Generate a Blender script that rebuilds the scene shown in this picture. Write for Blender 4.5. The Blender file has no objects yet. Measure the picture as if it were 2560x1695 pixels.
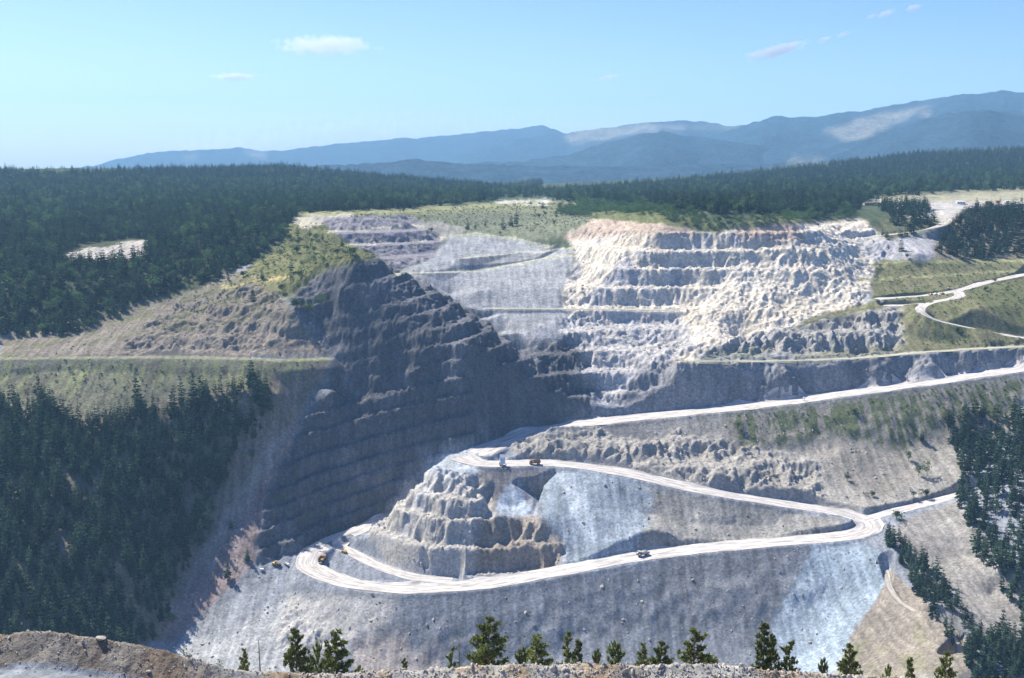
import bpy, bmesh, math, random
import numpy as np
from mathutils import Vector, Matrix, Euler

rad = math.radians
scene = bpy.context.scene
COL = scene.collection
rng = np.random.default_rng(11)
random.seed(7)

# ------------------------------------------------------------------ camera
F, CU, CV = 2560 * 40 / 36, 1280.0, 847.5           # photo-pixel focal length and centre
PITCH = math.atan((CV - 400) / F)
cp, sp = math.cos(PITCH), math.sin(PITCH)
cam_d = bpy.data.cameras.new("camera")
cam_d.sensor_width = 36; cam_d.lens = 40
cam_d.clip_start = 1; cam_d.clip_end = 90000
cam = bpy.data.objects.new("camera", cam_d); COL.objects.link(cam)
cam.location = (0, 0, 0); cam.rotation_euler = (math.pi / 2 - PITCH, 0, 0)
scene.camera = cam

def ray(u, v):
    a, b = (u - CU) / F, (CV - v) / F
    return np.array([a, cp + b * sp, -sp + b * cp])
def P(u, v, z):                                       # survey point: sight line met at height z
    d = ray(u, v); return d * (z / d[2])
def PD(u, v, y):                                      # sight line met at horizontal distance y
    d = ray(u, v); return d * (y / d[1])
def proj(x, y, z):
    f = y * cp - z * sp; f = np.where(f < 1, 1, f)
    return CU + F * x / f, CV - F * (y * sp + z * cp) / f

# ------------------------------------------------------------------ noise
def perlin(x, y, seed=0):
    xi, yi = np.floor(x).astype(np.int64), np.floor(y).astype(np.int64)
    xf, yf = x - xi, y - yi
    u, v = xf * xf * xf * (xf * (xf * 6 - 15) + 10), yf * yf * yf * (yf * (yf * 6 - 15) + 10)
    def g(ix, iy, dx, dy):
        h = (ix * 374761393 + iy * 668265263 + seed * 974634777) & 0x7fffffff
        h = ((h ^ (h >> 13)) * 1274126177) & 0x7fffffff
        a = ((h ^ (h >> 16)) & 0xffff) * (2 * math.pi / 65536)
        return np.cos(a) * dx + np.sin(a) * dy
    n00, n10 = g(xi, yi, xf, yf), g(xi + 1, yi, xf - 1, yf)
    n01, n11 = g(xi, yi + 1, xf, yf - 1), g(xi + 1, yi + 1, xf - 1, yf - 1)
    return ((n00 * (1 - u) + n10 * u) * (1 - v) + (n01 * (1 - u) + n11 * u) * v) * 1.5
def fbm(x, y, s, oct=4, seed=0, ridged=False):
    out = np.zeros_like(x); a = 1.0; t = 0.0
    for k in range(oct):
        n = perlin(x / s + 17.3 * k, y / s - 9.1 * k, seed + k)
        out += a * (1 - 2 * np.abs(n) if ridged else n); t += a
        a *= .5; s *= .5
    return out / t
def pip(u, v, poly):
    poly = np.asarray(poly, float); out = np.zeros(u.shape, bool)
    b = (u >= poly[:, 0].min()) & (u <= poly[:, 0].max()) & (v >= poly[:, 1].min()) & (v <= poly[:, 1].max())
    uu, vv = u[b], v[b]; ins = np.zeros(uu.shape, bool)
    for (x0, y0), (x1, y1) in zip(poly, np.roll(poly, -1, 0)):
        if y0 == y1: continue
        ins ^= ((y0 > vv) != (y1 > vv)) & (uu < (x1 - x0) * (vv - y0) / (y1 - y0) + x0)
    out[b] = ins; return out
def smooth(e0, e1, t):
    t = np.clip((t - e0) / (e1 - e0), 0, 1); return t * t * (3 - 2 * t)

# ------------------------------------------------------------------ survey of the terrain (photo u, v, height)
SV = """
420 1600 -314;500 1530 -304;640 1412 -284;700 1600 -308;900 1640 -311;1100 1640 -312;1400 1640 -310;1700 1640 -310;2000 1650 -310
640 1500 -296;1000 1560 -299;1400 1540 -294;1800 1500 -287;2100 1500 -284;2050 1640 -304;2150 1355 -256;2060 1360 -257
2230 1370 -255;2330 1500 -262;2430 1640 -270;2250 1600 -285;2100 1690 -305;2400 1690 -274;2200 1480 -276
2400 1400 -262;2480 1500 -275;2550 1600 -282;2300 1300 -250;2380 1245 -243;2500 1400 -250;2560 1200 -222;2560 1000 -190;2450 1100 -215;2300 1100 -217;2100 1130 -222
2300 1200 -236;2470 1230 -233
1700 1225 -240;1700 1365 -264;1600 1275 -250;1900 1290 -252;1410 1182 -229;1560 1190 -230;1400 1400 -271;1520 1390 -268;1350 1290 -248;1500 1290 -249;1380 1235 -240
1330 1238 -243;1290 1282 -250;1240 1262 -248;1330 1300 -252;1230 1196 -231;1280 1240 -244
1400 1395 -271;1410 1385 -270;1340 1320 -254;1320 1400 -272;1250 1430 -277
1170 1150 -223;1180 1195 -222.5;1097 1250 -237;1032 1233 -237;1174 1248 -237;983 1263 -248;1078 1286 -248;1136 1302 -248;1228 1298 -248;1260 1330 -256
933 1332 -264;967 1352 -264;1021 1367 -264;1090 1374 -264;1155 1386 -264;1250 1390 -266;967 1405 -279;1059 1432 -279;1174 1440 -279;900 1400 -281
1074 1164 -222.5;1048 1202 -229;1100 1180 -223
1600 1140 -223;1600 1100 -217;1600 1060 -210;1900 1200 -233.5;1820 1195 -231;1990 1215 -237;1640 1328 -253.5;1700 1330 -252.5;1900 1150 -228;1900 1050 -207;2200 1200 -237;2200 1100 -217;2200 1000 -191;2050 1230 -243;2050 1120 -222
1450 1090 -213;1450 1130 -221;1300 1120 -219;1340 1130 -221;1750 1160 -229;1750 1090 -215
826 967 -176;692 980 -178;684 1068 -202;749 1061 -204;730 1181 -232;747 1179 -233;703 1229 -245;776 1210 -243.5;646 1325 -265;700 1313 -265.5;711 1352 -273;790 1370 -281;640 1408 -283;700 1400 -285
784 1114 -218;898 1084 -211;967 1064 -206;1094 1011 -191;1274 1012 -194;1484 982 -190;818 1191 -239.5;1021 1130 -226;711 1279 -256;983 1214 -251;1052 1195 -246;900 1000 -189.5
1178 875 -150;1270 857 -150;1224 811 -137;1151 767 -124.5;1083 727 -111;1017 687 -98.5;937 641 -82;1293 911 -165;1484 876 -162;1300 951 -177;1465 926 -174
954 852 -145;1000 930 -169;900 780 -124;850 700 -98.5;830 800 -132;1000 780 -124;1050 860 -146.5;1100 930 -168;1150 850 -143;900 950 -175;870 1010 -192.5
830 893 -158.5;800 850 -147;740 770 -122;720 745 -118;790 655 -87;880 641 -80.5;800 830 -141
742 534 -62;891 532 -62;1025 528 -62;1159 519 -62;1350 507 -62;815 580 -77;1060 565 -77;872 613 -88;1117 595 -88;960 647 -98;1090 636 -98
1020 545 -64;850 552 -65
991 683 -107;1083 681 -107.5;1197 676 -110;1350 649 -104;1465 630 -100;1159 645 -98;1274 634 -99.5;1389 626 -98.5;1121 593 -86;1197 588 -86;1285 597 -89;1350 615 -95;1060 692 -109;1122 742 -128;1190 765 -133;1262 806 -143;1320 845 -153
1250 560 -78;1350 560 -76;1440 560 -72;1160 570 -80;1480 545 -62;1200 720 -118;1350 710 -117;1300 770 -134;1450 772 -135;1560 772 -136;1274 848 -153;1484 828 -150;1350 810 -142
800 610 -82;870 635 -92;760 570 -72;740 540 -63;690 640 -95;620 690 -105;560 720 -115;500 760 -128;600 770 -126;650 850 -148;700 760 -120;750 860 -149
400 760 -130;300 800 -140;100 830 -147;0 865 -156;0 895 -158;200 893 -158;400 893 -158;600 895 -158;400 860 -150;200 862 -152
0 1000 -183;0 1200 -222;0 1400 -256;0 1560 -282;300 1000 -184;300 1200 -226;300 1400 -262;300 1560 -296;600 1000 -183;600 1100 -211;560 1200 -238;530 1300 -261;450 1450 -290
690 1100 -212;650 1200 -237;600 1300 -262;560 1420 -286;620 1425 -286
0 700 -112;0 600 -88;0 520 -70;0 462 -48;0 424 -22;250 700 -110;250 600 -90;250 520 -72;250 462 -50;150 434 -28;330 424 -22;430 437 -34;700 417 -17;900 437 -36;1100 462 -60;1250 470 -72;1400 462 -63
1700 447 -50;2000 417 -18;2300 382 22;2560 370 34;500 640 -95;500 560 -76;500 500 -62;500 462 -52;700 520 -62;700 462 -50;900 500 -62;1100 490 -66;1300 480 -68;1500 500 -62;1500 540 -61
1800 560 -62;1800 500 -61;1800 472 -58;2100 462 -46;2100 520 -57;2400 500 -52;2400 432 -28;2560 490 -48;2560 432 -27;2300 540 -63;2200 582 -77;2380 560 -68
2150 618 -89;2260 588 -78.5;2300 625 -89;2400 600 -84;2560 560 -70;2560 640 -97;2170 640 -96
1700 871 -163;1700 775 -136;1700 720 -119;1700 660 -98;1700 582 -70;1550 660 -98;1550 720 -118;1550 582 -72;1450 690 -113
1480 560 -67;1600 540 -62;1650 572 -66;2000 552 -59;1900 575 -67
1760 885 -161;1800 820 -145;1900 750 -126;2000 680 -104;2100 600 -79;2180 547 -64;2150 680 -108;2050 760 -131;2000 570 -66;1850 600 -76;1800 775 -133.5;1800 700 -111.5;1900 660 -98;1650 900 -167
1650 940 -179;1700 920 -172;1600 1000 -196;1560 1020 -201;1606 968 -187;1540 1030 -203;1617 920 -172.5;1500 1000 -197
1850 870 -164;1880 853 -153;2000 825 -146;2200 815 -143;2100 780 -135;2300 840 -152;1760 905 -166;1951 903 -166;2143 896 -164;2334 880 -159;2560 868 -155
2300 775 -131;2410 817 -143;2525 840 -149;2192 748 -126;2326 739 -125;2391 727 -122;2468 706 -117;2560 687 -112;2300 690 -114;2450 690 -113;2150 700 -113;2300 655 -100;2560 655 -101;2200 660 -103
2500 760 -125;2560 800 -137;2440 770 -127
"""
pts = []
for ln in SV.replace("\n", ";").split(";"):
    ln = ln.split()
    if len(ln) == 3: pts.append(P(*map(float, ln)))
XYZ = [(0, 500, -335), (-250, 500, -335), (250, 520, -330), (0, 330, -345), (-160, 330, -345), (160, 330, -345), (400, 500, -320),
       (-80, 845, -268), (-72, 826, -266), (-150, 820, -277), (-420, 640, -290), (480, 640, -245), (-620, 900, -165), (620, 900, -165),
       (-800, 1500, -70), (900, 1500, -50), (-1700, 2700, -40), (1900, 2700, 30), (-50, 845, -246), (-20, 868, -226), (-110, 835, -271)]
pts += [np.array(p, float) for p in XYZ]
pts += [P(*q) + np.array((13, 20, -18)) for q in ((960, 655, -86), (1017, 687, -98.5), (1083, 727, -111), (1151, 767, -124.5), (1224, 811, -137), (1270, 850, -149))]
for azd, z in ((-35, -110), (-20, -110), (-8, -120), (0, -130), (10, -140), (20, -70), (35, -40)):
    r = 4400; pts.append(np.array([r * math.sin(rad(azd)), r * math.cos(rad(azd)), z]))
pts = np.array(pts)
def warp(x, y):
    r = np.hypot(x, y); return np.stack([1000 * np.arctan2(x, y), 1000 * np.log(r / 1000)], -1)
C = warp(pts[:, 0], pts[:, 1])
K = -np.linalg.norm(C[:, None] - C[None], axis=-1)
n = len(C); A = np.zeros((n + 3, n + 3)); A[:n, :n] = K + np.eye(n) * 4.0
A[:n, n] = 1; A[:n, n + 1:] = C / 1000; A[n, :n] = 1; A[n + 1:, :n] = C.T / 1000
rhs = np.zeros(n + 3); rhs[:n] = pts[:, 2]
W = np.linalg.solve(A, rhs)
def base_height(x, y):
    q = warp(x, y); out = np.empty(len(x))
    for i in range(0, len(x), 60000):
        c = q[i:i + 60000].astype(np.float32)
        d2 = (c[:, 0:1] - C[None, :, 0].astype(np.float32)) ** 2 + (c[:, 1:2] - C[None, :, 1].astype(np.float32)) ** 2
        out[i:i + 60000] = -np.sqrt(d2) @ W[:n].astype(np.float32) + W[n] + c @ (W[n + 1:] / 1000)
    return out

# ------------------------------------------------------------------ roads (photo u, v, height), half width
ROADS = [
 ("haul_road", 11.5, """2700 897 -165;2560 920 -170;2200 972 -185;1900 1012 -197;1600 1043 -206;1480 1056 -208;1380 1072 -213;1300 1093 -217;1230 1118 -221;1186 1138 -223"""),
 ("haul_road", 9.0, """1150 1143 -224;1195 1158 -225;1250 1160 -226;1330 1157 -226.5;1400 1160 -227;1480 1169 -228.5;1600 1191 -232;1750 1225 -238;1900 1251 -244;2050 1274 -249;2130 1291 -251;2168 1306 -252.5;2172 1322 -254;2130 1337 -255;2000 1350 -258;1800 1367 -262;1610 1389 -267;1400 1428 -274;1200 1461 -280;1000 1471 -283;880 1459 -284;800 1432 -284.3;770 1408 -284.5;785 1378 -280;830 1353 -276;900 1324 -272;975 1290 -268"""),
 ("access_road", 5.5, """1130 1452 -281;1040 1444 -280.5;960 1420 -280;900 1392 -279.5;865 1375 -279;850 1367 -279"""),
 ("access_road", 5.0, """2160 1300 -252.5;2215 1284 -250;2290 1266 -247;2378 1243 -243;2420 1232 -241;2480 1228 -238"""),
 ("bench_road", 4.0, """1700 903 -166;1951 902 -166;2143 895 -164;2334 879 -159;2560 866 -155;2700 858 -152"""),
 ("access_road", 5.0, """2192 748 -126;2326 738 -125;2391 727 -122;2468 706 -117;2560 687 -112;2680 662 -107"""),
 ("access_road", 4.5, """2392 729 -122.5;2400 739 -124;2380 747 -125;2325 757 -127.5;2303 768 -130;2305 781 -132;2334 798 -137;2410 817 -143;2525 840 -149;2700 862 -154"""),
 ("access_road", 4.0, """2210 765 -131;2260 764 -130.5;2310 759 -128.5"""),
 ("dirt_track", 4.5, """2120 602 -84;2180 592 -80.5;2260 583 -77;2330 570 -71;2370 552 -66;2340 530 -61;2400 522 -58;2480 514 -55;2600 506 -53"""),
 ("ledge", 4.5, """-150 897 -158;0 896 -158;200 894 -158;400 893 -158;600 896 -158;700 901 -159;820 897 -159"""),
 ("bench_track", 3.5, """1215 771 -134;1300 772 -134;1450 773 -135;1560 774 -136;1700 777 -136.5"""),
 ("ledge", 4.5, """985 684 -107;1083 681 -107.5;1197 676 -110;1350 649 -104;1470 629 -100"""),
 ("ledge", 3.5, """1150 646 -98;1274 634 -99.5;1395 625 -98.5"""),
 ("dirt_track", 1.6, """2215 1425 -268;2225 1470 -272;2250 1505 -274;2290 1530 -273;2350 1560 -275;2390 1600 -279;2400 1640 -283;2375 1690 -290"""),
]
def spline(p, step):
    p = np.array(p); q = np.vstack([2 * p[0] - p[1], p, 2 * p[-1] - p[-2]]); out = []
    for i in range(1, len(q) - 2):
        m = max(2, int(np.linalg.norm(q[i + 1] - q[i]) / step)); t = np.linspace(0, 1, m, endpoint=False)[:, None]
        a = np.linalg.norm(q[i] - q[i - 1]) ** .5 + 1e-3; b = np.linalg.norm(q[i + 1] - q[i]) ** .5 + 1e-3; c = np.linalg.norm(q[i + 2] - q[i + 1]) ** .5 + 1e-3
        m1 = (q[i + 1] - q[i]) + b * ((q[i] - q[i - 1]) / a - (q[i + 1] - q[i - 1]) / (a + b))
        m2 = (q[i + 1] - q[i]) + b * ((q[i + 2] - q[i + 1]) / c - (q[i + 2] - q[i]) / (b + c))
        out.append((2 * t**3 - 3 * t**2 + 1) * q[i] + (t**3 - 2 * t**2 + t) * m1 + (-2 * t**3 + 3 * t**2) * q[i + 1] + (t**3 - t**2) * m2)
    out.append(p[-1:]); return np.vstack(out)
roads = []
for nm, hw, s in ROADS:
    p = [P(*map(float, t.split())) for t in s.split(";")]
    roads.append((nm, hw, spline(p, 7.0)))
def near_line(x, y, line, maxd):
    """distance to a polyline and its height there, for points within maxd of its box"""
    d = np.full(x.shape, 1e9); zz = np.zeros(x.shape)
    b = (x > line[:, 0].min() - maxd) & (x < line[:, 0].max() + maxd) & (y > line[:, 1].min() - maxd) & (y < line[:, 1].max() + maxd)
    idx = np.nonzero(b)[0]
    if not len(idx): return d, zz
    xs, ys = x[idx], y[idx]; dd = np.full(len(idx), 1e9); z2 = np.zeros(len(idx))
    for a, c in zip(line[:-1], line[1:]):
        k = np.nonzero((xs > min(a[0], c[0]) - maxd) & (xs < max(a[0], c[0]) + maxd) & (ys > min(a[1], c[1]) - maxd) & (ys < max(a[1], c[1]) + maxd))[0]
        if not len(k): continue
        v = c - a; L2 = v[0] ** 2 + v[1] ** 2 + 1e-9
        t = np.clip(((xs[k] - a[0]) * v[0] + (ys[k] - a[1]) * v[1]) / L2, 0, 1)
        e = np.hypot(xs[k] - a[0] - t * v[0], ys[k] - a[1] - t * v[1]); m = e < dd[k]
        dd[k[m]] = e[m]; z2[k[m]] = (a[2] + t * v[2])[m]
    d[idx] = dd; zz[idx] = z2; return d, zz

# ------------------------------------------------------------------ ground grid (finer where the pit is)
az = np.radians(np.concatenate([np.arange(-58, -26.5, .7), np.arange(-26.5, 26.5, .05), np.arange(26.5, 58.1, .7)]))
rr = [2.0]
while rr[-1] < 4300:
    r = rr[-1]
    rr.append(r + (1 + r * .04 if r < 84 else 1.2 if r < 113 else .28 if r < 133 else 1.5 if r < 200 else 5 if r < 640 else 1.1 if r < 1230 else 2.2 if r < 1700 else r * .007))
rr = np.array(rr); NA, NR = len(az), len(rr)
AZ, RR = np.meshgrid(az, rr)
X, Y = (RR * np.sin(AZ)).ravel(), (RR * np.cos(AZ)).ravel(); Rf, Af = RR.ravel(), AZ.ravel()
Z = base_height(X, Y)
big = fbm(X, Y, 90, 4, 3)
Z += np.where(Rf > 1250, big * np.clip((Rf - 1250) / 400, 0, 1) * 9, big * 1.0)

def blur(m, k):
    m = m.reshape(NR, NA).astype(np.float32)
    for ax in (0, 1):
        c = np.cumsum(np.pad(m, [(k + 1, k) if a == ax else (0, 0) for a in (0, 1)], mode="edge"), axis=ax)
        m = (np.take(c, range(2 * k + 1, c.shape[ax]), ax) - np.take(c, range(0, c.shape[ax] - 2 * k - 1), ax)) / (2 * k + 1)
    return m.ravel()
U, V = proj(X, Y, Z)
ju, jv = fbm(X, Y, 22, 3, 31) * 14, fbm(X, Y, 22, 3, 41) * 9
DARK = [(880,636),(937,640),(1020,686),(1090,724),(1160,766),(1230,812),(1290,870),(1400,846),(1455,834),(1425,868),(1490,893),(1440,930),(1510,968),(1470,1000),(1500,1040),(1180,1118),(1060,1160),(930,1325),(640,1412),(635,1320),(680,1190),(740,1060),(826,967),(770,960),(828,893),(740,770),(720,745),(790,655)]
GULLY = [(740,745),(800,660),(880,645),(930,660),(1005,725),(1060,785),(1120,835),(1130,880),(1060,930),(960,985),(860,1000),(820,960),(830,890),(790,820)]
RIGHT = [(1420,585),(1480,560),(1560,575),(1700,575),(2000,560),(2160,548),(2230,620),(2200,690),(2150,770),(2050,790),(1870,850),(1760,885),(1690,930),(1560,1010),(1484,1000),(1400,830),(1410,720),(1440,650)]
SLIDE = [(1950,600),(2160,548),(2230,620),(2200,690),(2150,770),(2050,790),(1870,850),(1760,885),(1640,940),(1600,900),(1760,760),(1860,640)]
OLDPIT = [(795,545),(1020,536),(1110,590),(1100,640),(1000,676),(940,640),(870,610)]
DOME = [(991,690),(1083,681),(1197,676),(1350,649),(1465,630),(1420,700),(1400,768),(1151,766),(1083,727)]
CONE = [(1074,1164),(1200,1190),(1240,1290),(1340,1300),(1410,1360),(1390,1430),(1200,1445),(967,1410),(920,1335),(985,1255)]
LEDGE = [(1700,880),(2250,760),(2260,870),(1900,895)]
LEFTROCK = [(300,850),(470,740),(640,700),(720,750),(800,850),(640,880),(300,880)]
NOSE2 = [(1540,1025),(1600,910),(2560,872),(2560,925),(1900,1010)]
MIDCUT = [(1260,1105),(1480,1060),(1700,1070),(2050,1150),(2060,1260),(1750,1215),(1540,1155),(1300,1145)]
LOWROCK = [(720,1490),(1000,1490),(980,1560),(860,1620),(700,1640),(690,1580)]
def mask(poly, k=3): return blur(pip(U + ju, V + jv, poly), k)
mD, mG, mR, mSl, mO, mC = mask(DARK), mask(GULLY, 22), mask(RIGHT), mask(SLIDE, 6), mask(OLDPIT), mask(CONE, 3)
mDome, mLedge, mLeft, mNose, mMid, mLow = mask(DOME), mask(LEDGE, 4), mask(LEFTROCK, 5), mask(NOSE2), mask(MIDCUT, 5), mask(LOWROCK, 6)
mDT = np.maximum(mD, mask([(880,636),(937,625),(1050,660),(1130,715),(1200,760),(1270,800),(1320,850),(1320,930),(1100,950)], 2) * (Y < 1025) * (X < 25))
in_pit = (Rf > 640) & (Rf < 1700)
def terr(S, levels, alpha, kb=.10):
    lv = np.array(sorted(levels)); i = np.clip(np.searchsorted(lv, S) - 1, 0, len(lv) - 2)
    a, b = lv[i], lv[i + 1]; t = np.clip((S - a) / (b - a), 0, 1)
    f = np.clip((t - (1 - alpha)) / alpha, 0, 1)
    return np.where((S < lv[0]) | (S > lv[-1]), S, a + (b - a) * (kb * t + (1 - kb) * f))
PIT = [-62, -77, -84.5, -98.5, -111, -124.5, -137, -150, -163.5, -176, -192, -206, -217, -228, -239, -250, -261, -272, -283, -294]
OLD = [-62, -77, -88, -98, -107, -118, -129]
WALL = [-58, -70, -87, -103, -119, -136, -150, -163, -177, -192, -206, -218]
rough = np.clip(mR * 1.0 + mD * .55 + mC * .9 + mLedge * .9 + mLeft * .8 + mNose * .7 + mMid * .8 + mO * .5 + mLow * .9, 0, 1)
rg = fbm(X, Y, 26, 4, 5, True) - .35
rg2 = fbm(X, Y, 11, 3, 15, True) - .35
wob = rg * 5.0 + rg2 * 2.2 + fbm(X, Y, 60, 3, 8) * 3.0
wob = wob * (1 - .5 * mR)
S = Z + rough * wob * (1 - .55 * mD) * np.where(mC > .5, .6, 1)
# benches of the shaded wall climb gently to the right, as ramps
tl = .22 * np.clip(X + 5, -175, 0); wD = mDT * (1 - .75 * mG) * in_pit * .95
Z = Z * (1 - wD) + wD * (terr(Z - tl + mD * (rg * 5.5 + rg2 * 3.0), PIT, .52, .05) + tl)
for m, lv, al, wt in ((mR * (1 - .8 * mSl), WALL, .5, .8), (mO, OLD, .5, .95), (np.clip(mLedge - mR, 0, 1), [-180, -165, -149, -135, -121], .45, .85), (mMid, [-240, -229, -218, -205, -195], .5, .6), (mLeft, [-170, -158, -147, -136, -125, -114, -103, -92], .5, .3), (mC, [-284, -279, -264, -248, -237, -222.5, -221], .5, .92)):
    w = m * wt * in_pit
    Z = Z * (1 - w) + w * terr(np.where(mC > .5, Z + rough * wob * .7, Z + rough * wob * (1 - .6 * mD)), lv, al)
# gullied slide chutes on the bright wall, ribs on the other rock
xr, yr = X * .82 - Y * .57, X * .57 + Y * .82
chute = fbm(X * .8 - Y * .6, (X * .6 + Y * .8) * .3 + 14 * fbm(X, Y, 60, 2, 79), 17, 4, 77, True) - .3
Z += mSl * chute * 4.2 * smooth(-.3, .35, fbm(X, Y, 45, 3, 78)) + mSl * rg * 3.0 + mR * rg2 * 1.6
Z += (mLedge * 5 + mLeft * 4.0 + mNose * 2 + mMid * 4.0 + mLow * 5.0) * rg + (mLedge + mLeft + mMid + mLow) * rg2 * 1.8
rg3 = fbm(X, Y, 5.5, 3, 25, True) - .35
Z += in_pit * (mC * (rg2 * 2.4 + rg3 * 1.3) + (1.3 * mR + 1.5 * mD + mLedge + mMid + mLow + mLeft * .8 + mNose * .6) * rg3 * 1.1)
scree = np.clip(1 - rough, 0, 1) * ((Rf > 560) & (Rf < 1400))
Z += scree * (fbm(X, Y, 14, 3, 21) * .7 + fbm(X, Y / 7, 5, 2, 23) * .55)
# roads: level bed, cut and fill slopes, a windrow along each edge
berm_n = .5 + .5 * fbm(X, Y, 9, 2, 61)
for nm, hw, ln in roads:
    main = nm in ("haul_road",)
    reach = 60 if main else 24 if nm in ("access_road", "bench_road", "grass_track") else 20 if nm == "ledge" else 9
    d, zr = near_line(X, Y, ln, reach)
    near = d < reach; keep = smooth(.6 * reach, reach, d)
    if nm == 'bench_road': d = d + 5.0 * rg + 2.0 * rg2 + 3 * fbm(X, Y, 70, 2, 63)
    e = np.clip(d - hw - .8, 0, None) * (1 + .12 * fbm(X, Y, 12, 2, 62))
    up = zr + e * (1.0 if nm == 'ledge' else 2.3 if nm != "bench_track" else 1.2); dn = zr - e * (np.clip(2.3 + 3.2 * fbm(X, Y, 45, 2, 64), .9, 3.6) if nm == 'bench_road' else 1.3 if nm == 'bench_track' else .80)
    Zc = np.clip(Z, np.minimum(dn, zr), np.maximum(up, zr)); Z = np.where(near, Zc * (1 - keep) + Z * keep, Z)
    if main:
        Z = np.where(near, Z + 1.1 * berm_n * np.exp(-((d - hw - 1.6) / 1.1) ** 2), Z)
# bite cut below the upper hairpin, with a tip of dumped rock in it
nb = np.array([P(*q)[:2] for q in ((1198,1184,-224),(1290,1176,-226),(1392,1172,-227.5),(1356,1232,-243),(1338,1292,-252),(1238,1294,-250),(1184,1214,-231))])
mN = blur(pip(X + rg2 * 1.2, Y + rg2 * 1.2, nb), 1)
apex = P(1272, 1190, -228)
fl = np.maximum(-243 - .42 * (822 - Y), apex[2] - 4 - .72 * np.hypot(X - apex[0], Y - apex[1]))
Z = Z * (1 - mN) + mN * np.minimum(Z, fl + rg2 * .5)
# foreground bench, windrow and the slope below it
crest = [(-300,1578),(0,1578),(120,1577),(200,1590),(300,1605),(400,1622),(470,1640),(540,1660),(600,1677),(740,1683),(860,1685),(937,1677),(1031,1679),(1107,1671),(1200,1665),(1300,1660),(1378,1660),(1449,1653),(1530,1657),(1606,1667),(1682,1661),(1794,1661),(1870,1669),(1928,1677),(2043,1683),(2150,1688),(2300,1698),(2600,1712)]
cp3 = np.array([PD(u, v, 121.0) for u, v in crest])
ca = np.arctan2(cp3[:, 0], cp3[:, 1])
zc = np.interp(Af, ca, cp3[:, 2]); rc = np.interp(Af, ca, np.hypot(cp3[:, 0], cp3[:, 1])) + fbm(X, Y, 15, 2, 91) * .8
bench = np.interp(Af, ca, cp3[:, 2] - 2.8)
fg = np.where(Rf < rc, np.maximum(bench, np.minimum(zc - .68 * (rc - Rf), zc)), zc - .76 * (Rf - rc))
fg = np.maximum(fg, np.where(Rf < 85, -1.75 - .63 * Rf, -9e9))
fg = fg + np.where(Rf > 1, 1, 0) * (fbm(X, Y, 3.2, 3, 92) * .26 + fbm(X, Y, .9, 2, 93) * .16) * np.clip((Rf - (rc - 5)) / 1.5, .03, 1)
Z = np.where(Rf < 620, np.maximum(np.where(Rf < 300, -9e9, Z), fg), Z)
Zg = Z.reshape(NR, NA)
def ground_z(x, y):
    x, y = np.asarray(x, float), np.asarray(y, float)
    r, a = np.hypot(x, y), np.arctan2(x, y)
    i = np.clip(np.searchsorted(rr, r) - 1, 0, NR - 2); j = np.clip(np.searchsorted(az, a) - 1, 0, NA - 2)
    t = np.clip((r - rr[i]) / (rr[i + 1] - rr[i]), 0, 1); s = np.clip((a - az[j]) / (az[j + 1] - az[j]), 0, 1)
    return (Zg[i, j] * (1 - t) + Zg[i + 1, j] * t) * (1 - s) + (Zg[i, j + 1] * (1 - t) + Zg[i + 1, j + 1] * t) * s
# slope
dzr = np.gradient(Zg, axis=0) / np.gradient(rr)[:, None]
dza = np.gradient(Zg, axis=1) / (np.gradient(az)[None, :] * rr[:, None])
slope = np.hypot(dzr, dza).ravel()

# ------------------------------------------------------------------ ground cover (colours of rock, soil, grass; shade painted into the shaded pit wall)
U, V = proj(X, Y, Z)
u_, v_ = U + ju * .8 + fbm(X, Y, 5, 3, 58) * 11, V + jv * .8 + fbm(X, Y, 5, 3, 59) * 7
ALB = np.zeros((len(X), 3)); ALB[:] = (.22, .225, .245)
ALB[(Rf > 1120)] = (.07, .085, .05)
GR = np.zeros(len(X))
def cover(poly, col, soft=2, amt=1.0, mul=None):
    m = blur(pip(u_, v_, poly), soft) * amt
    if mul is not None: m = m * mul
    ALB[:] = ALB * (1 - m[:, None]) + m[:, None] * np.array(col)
n1, n2, n3 = fbm(X, Y, 30, 4, 51), fbm(X, Y, 8, 3, 52), fbm(X, Y, 55, 3, 53)
nst2 = fbm(X * .97 + Y * .1, Y / 22, 2.6, 2, 55); nst = fbm(X, Y / 12, 4.2, 3, 54)                       # streaks running down the screes
gz = smooth(-.15, .25, n1 + .6 * n2)
OL, TAN, DRY, GRY = (.17, .175, .075), (.36, .30, .235), (.25, .225, .12), (.31, .31, .325)
cover([(0,845),(500,700),(640,670),(830,890),(0,905)], (.215,.18,.145)); cover([(0,845),(500,700),(640,670),(760,790),(300,850),(0,905)], (.19,.18,.105), 3, .7, gz)
cover([(0,500),(700,520),(690,620),(500,720),(0,840)], (.07,.075,.045))
cover([(130,640),(360,598),(380,640),(250,655)], (.36,.32,.28), 1)
cover([(735,540),(800,552),(875,612),(945,640),(885,662),(800,690),(730,750),(640,705),(590,692),(690,620),(700,560)], (.18,.18,.08)); cover([(735,540),(800,552),(875,612),(945,640),(790,668),(730,750),(590,692),(690,620)], DRY, 3, .8, gz)
cover([(720,548),(800,530),(890,528),(880,545),(760,575)], (.42,.37,.30), 1, .8)
cover([(880,528),(1160,510),(1350,500),(1560,512),(1500,560),(1370,605),(1290,600),(1130,592),(1060,562),(1000,545)], (.21,.215,.14)); cover([(880,528),(1160,510),(1350,500),(1560,512),(1480,530),(1160,530),(1000,545)], (.30,.29,.16), 1, .7)
cover([(1240,503),(1370,498),(1375,512),(1240,514)], (.5,.46,.4), 1)
cover(OLDPIT, (.21,.19,.2)); cover([(1040,545),(1160,570),(1130,600),(1060,580)], (.25,.23,.2))
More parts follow.
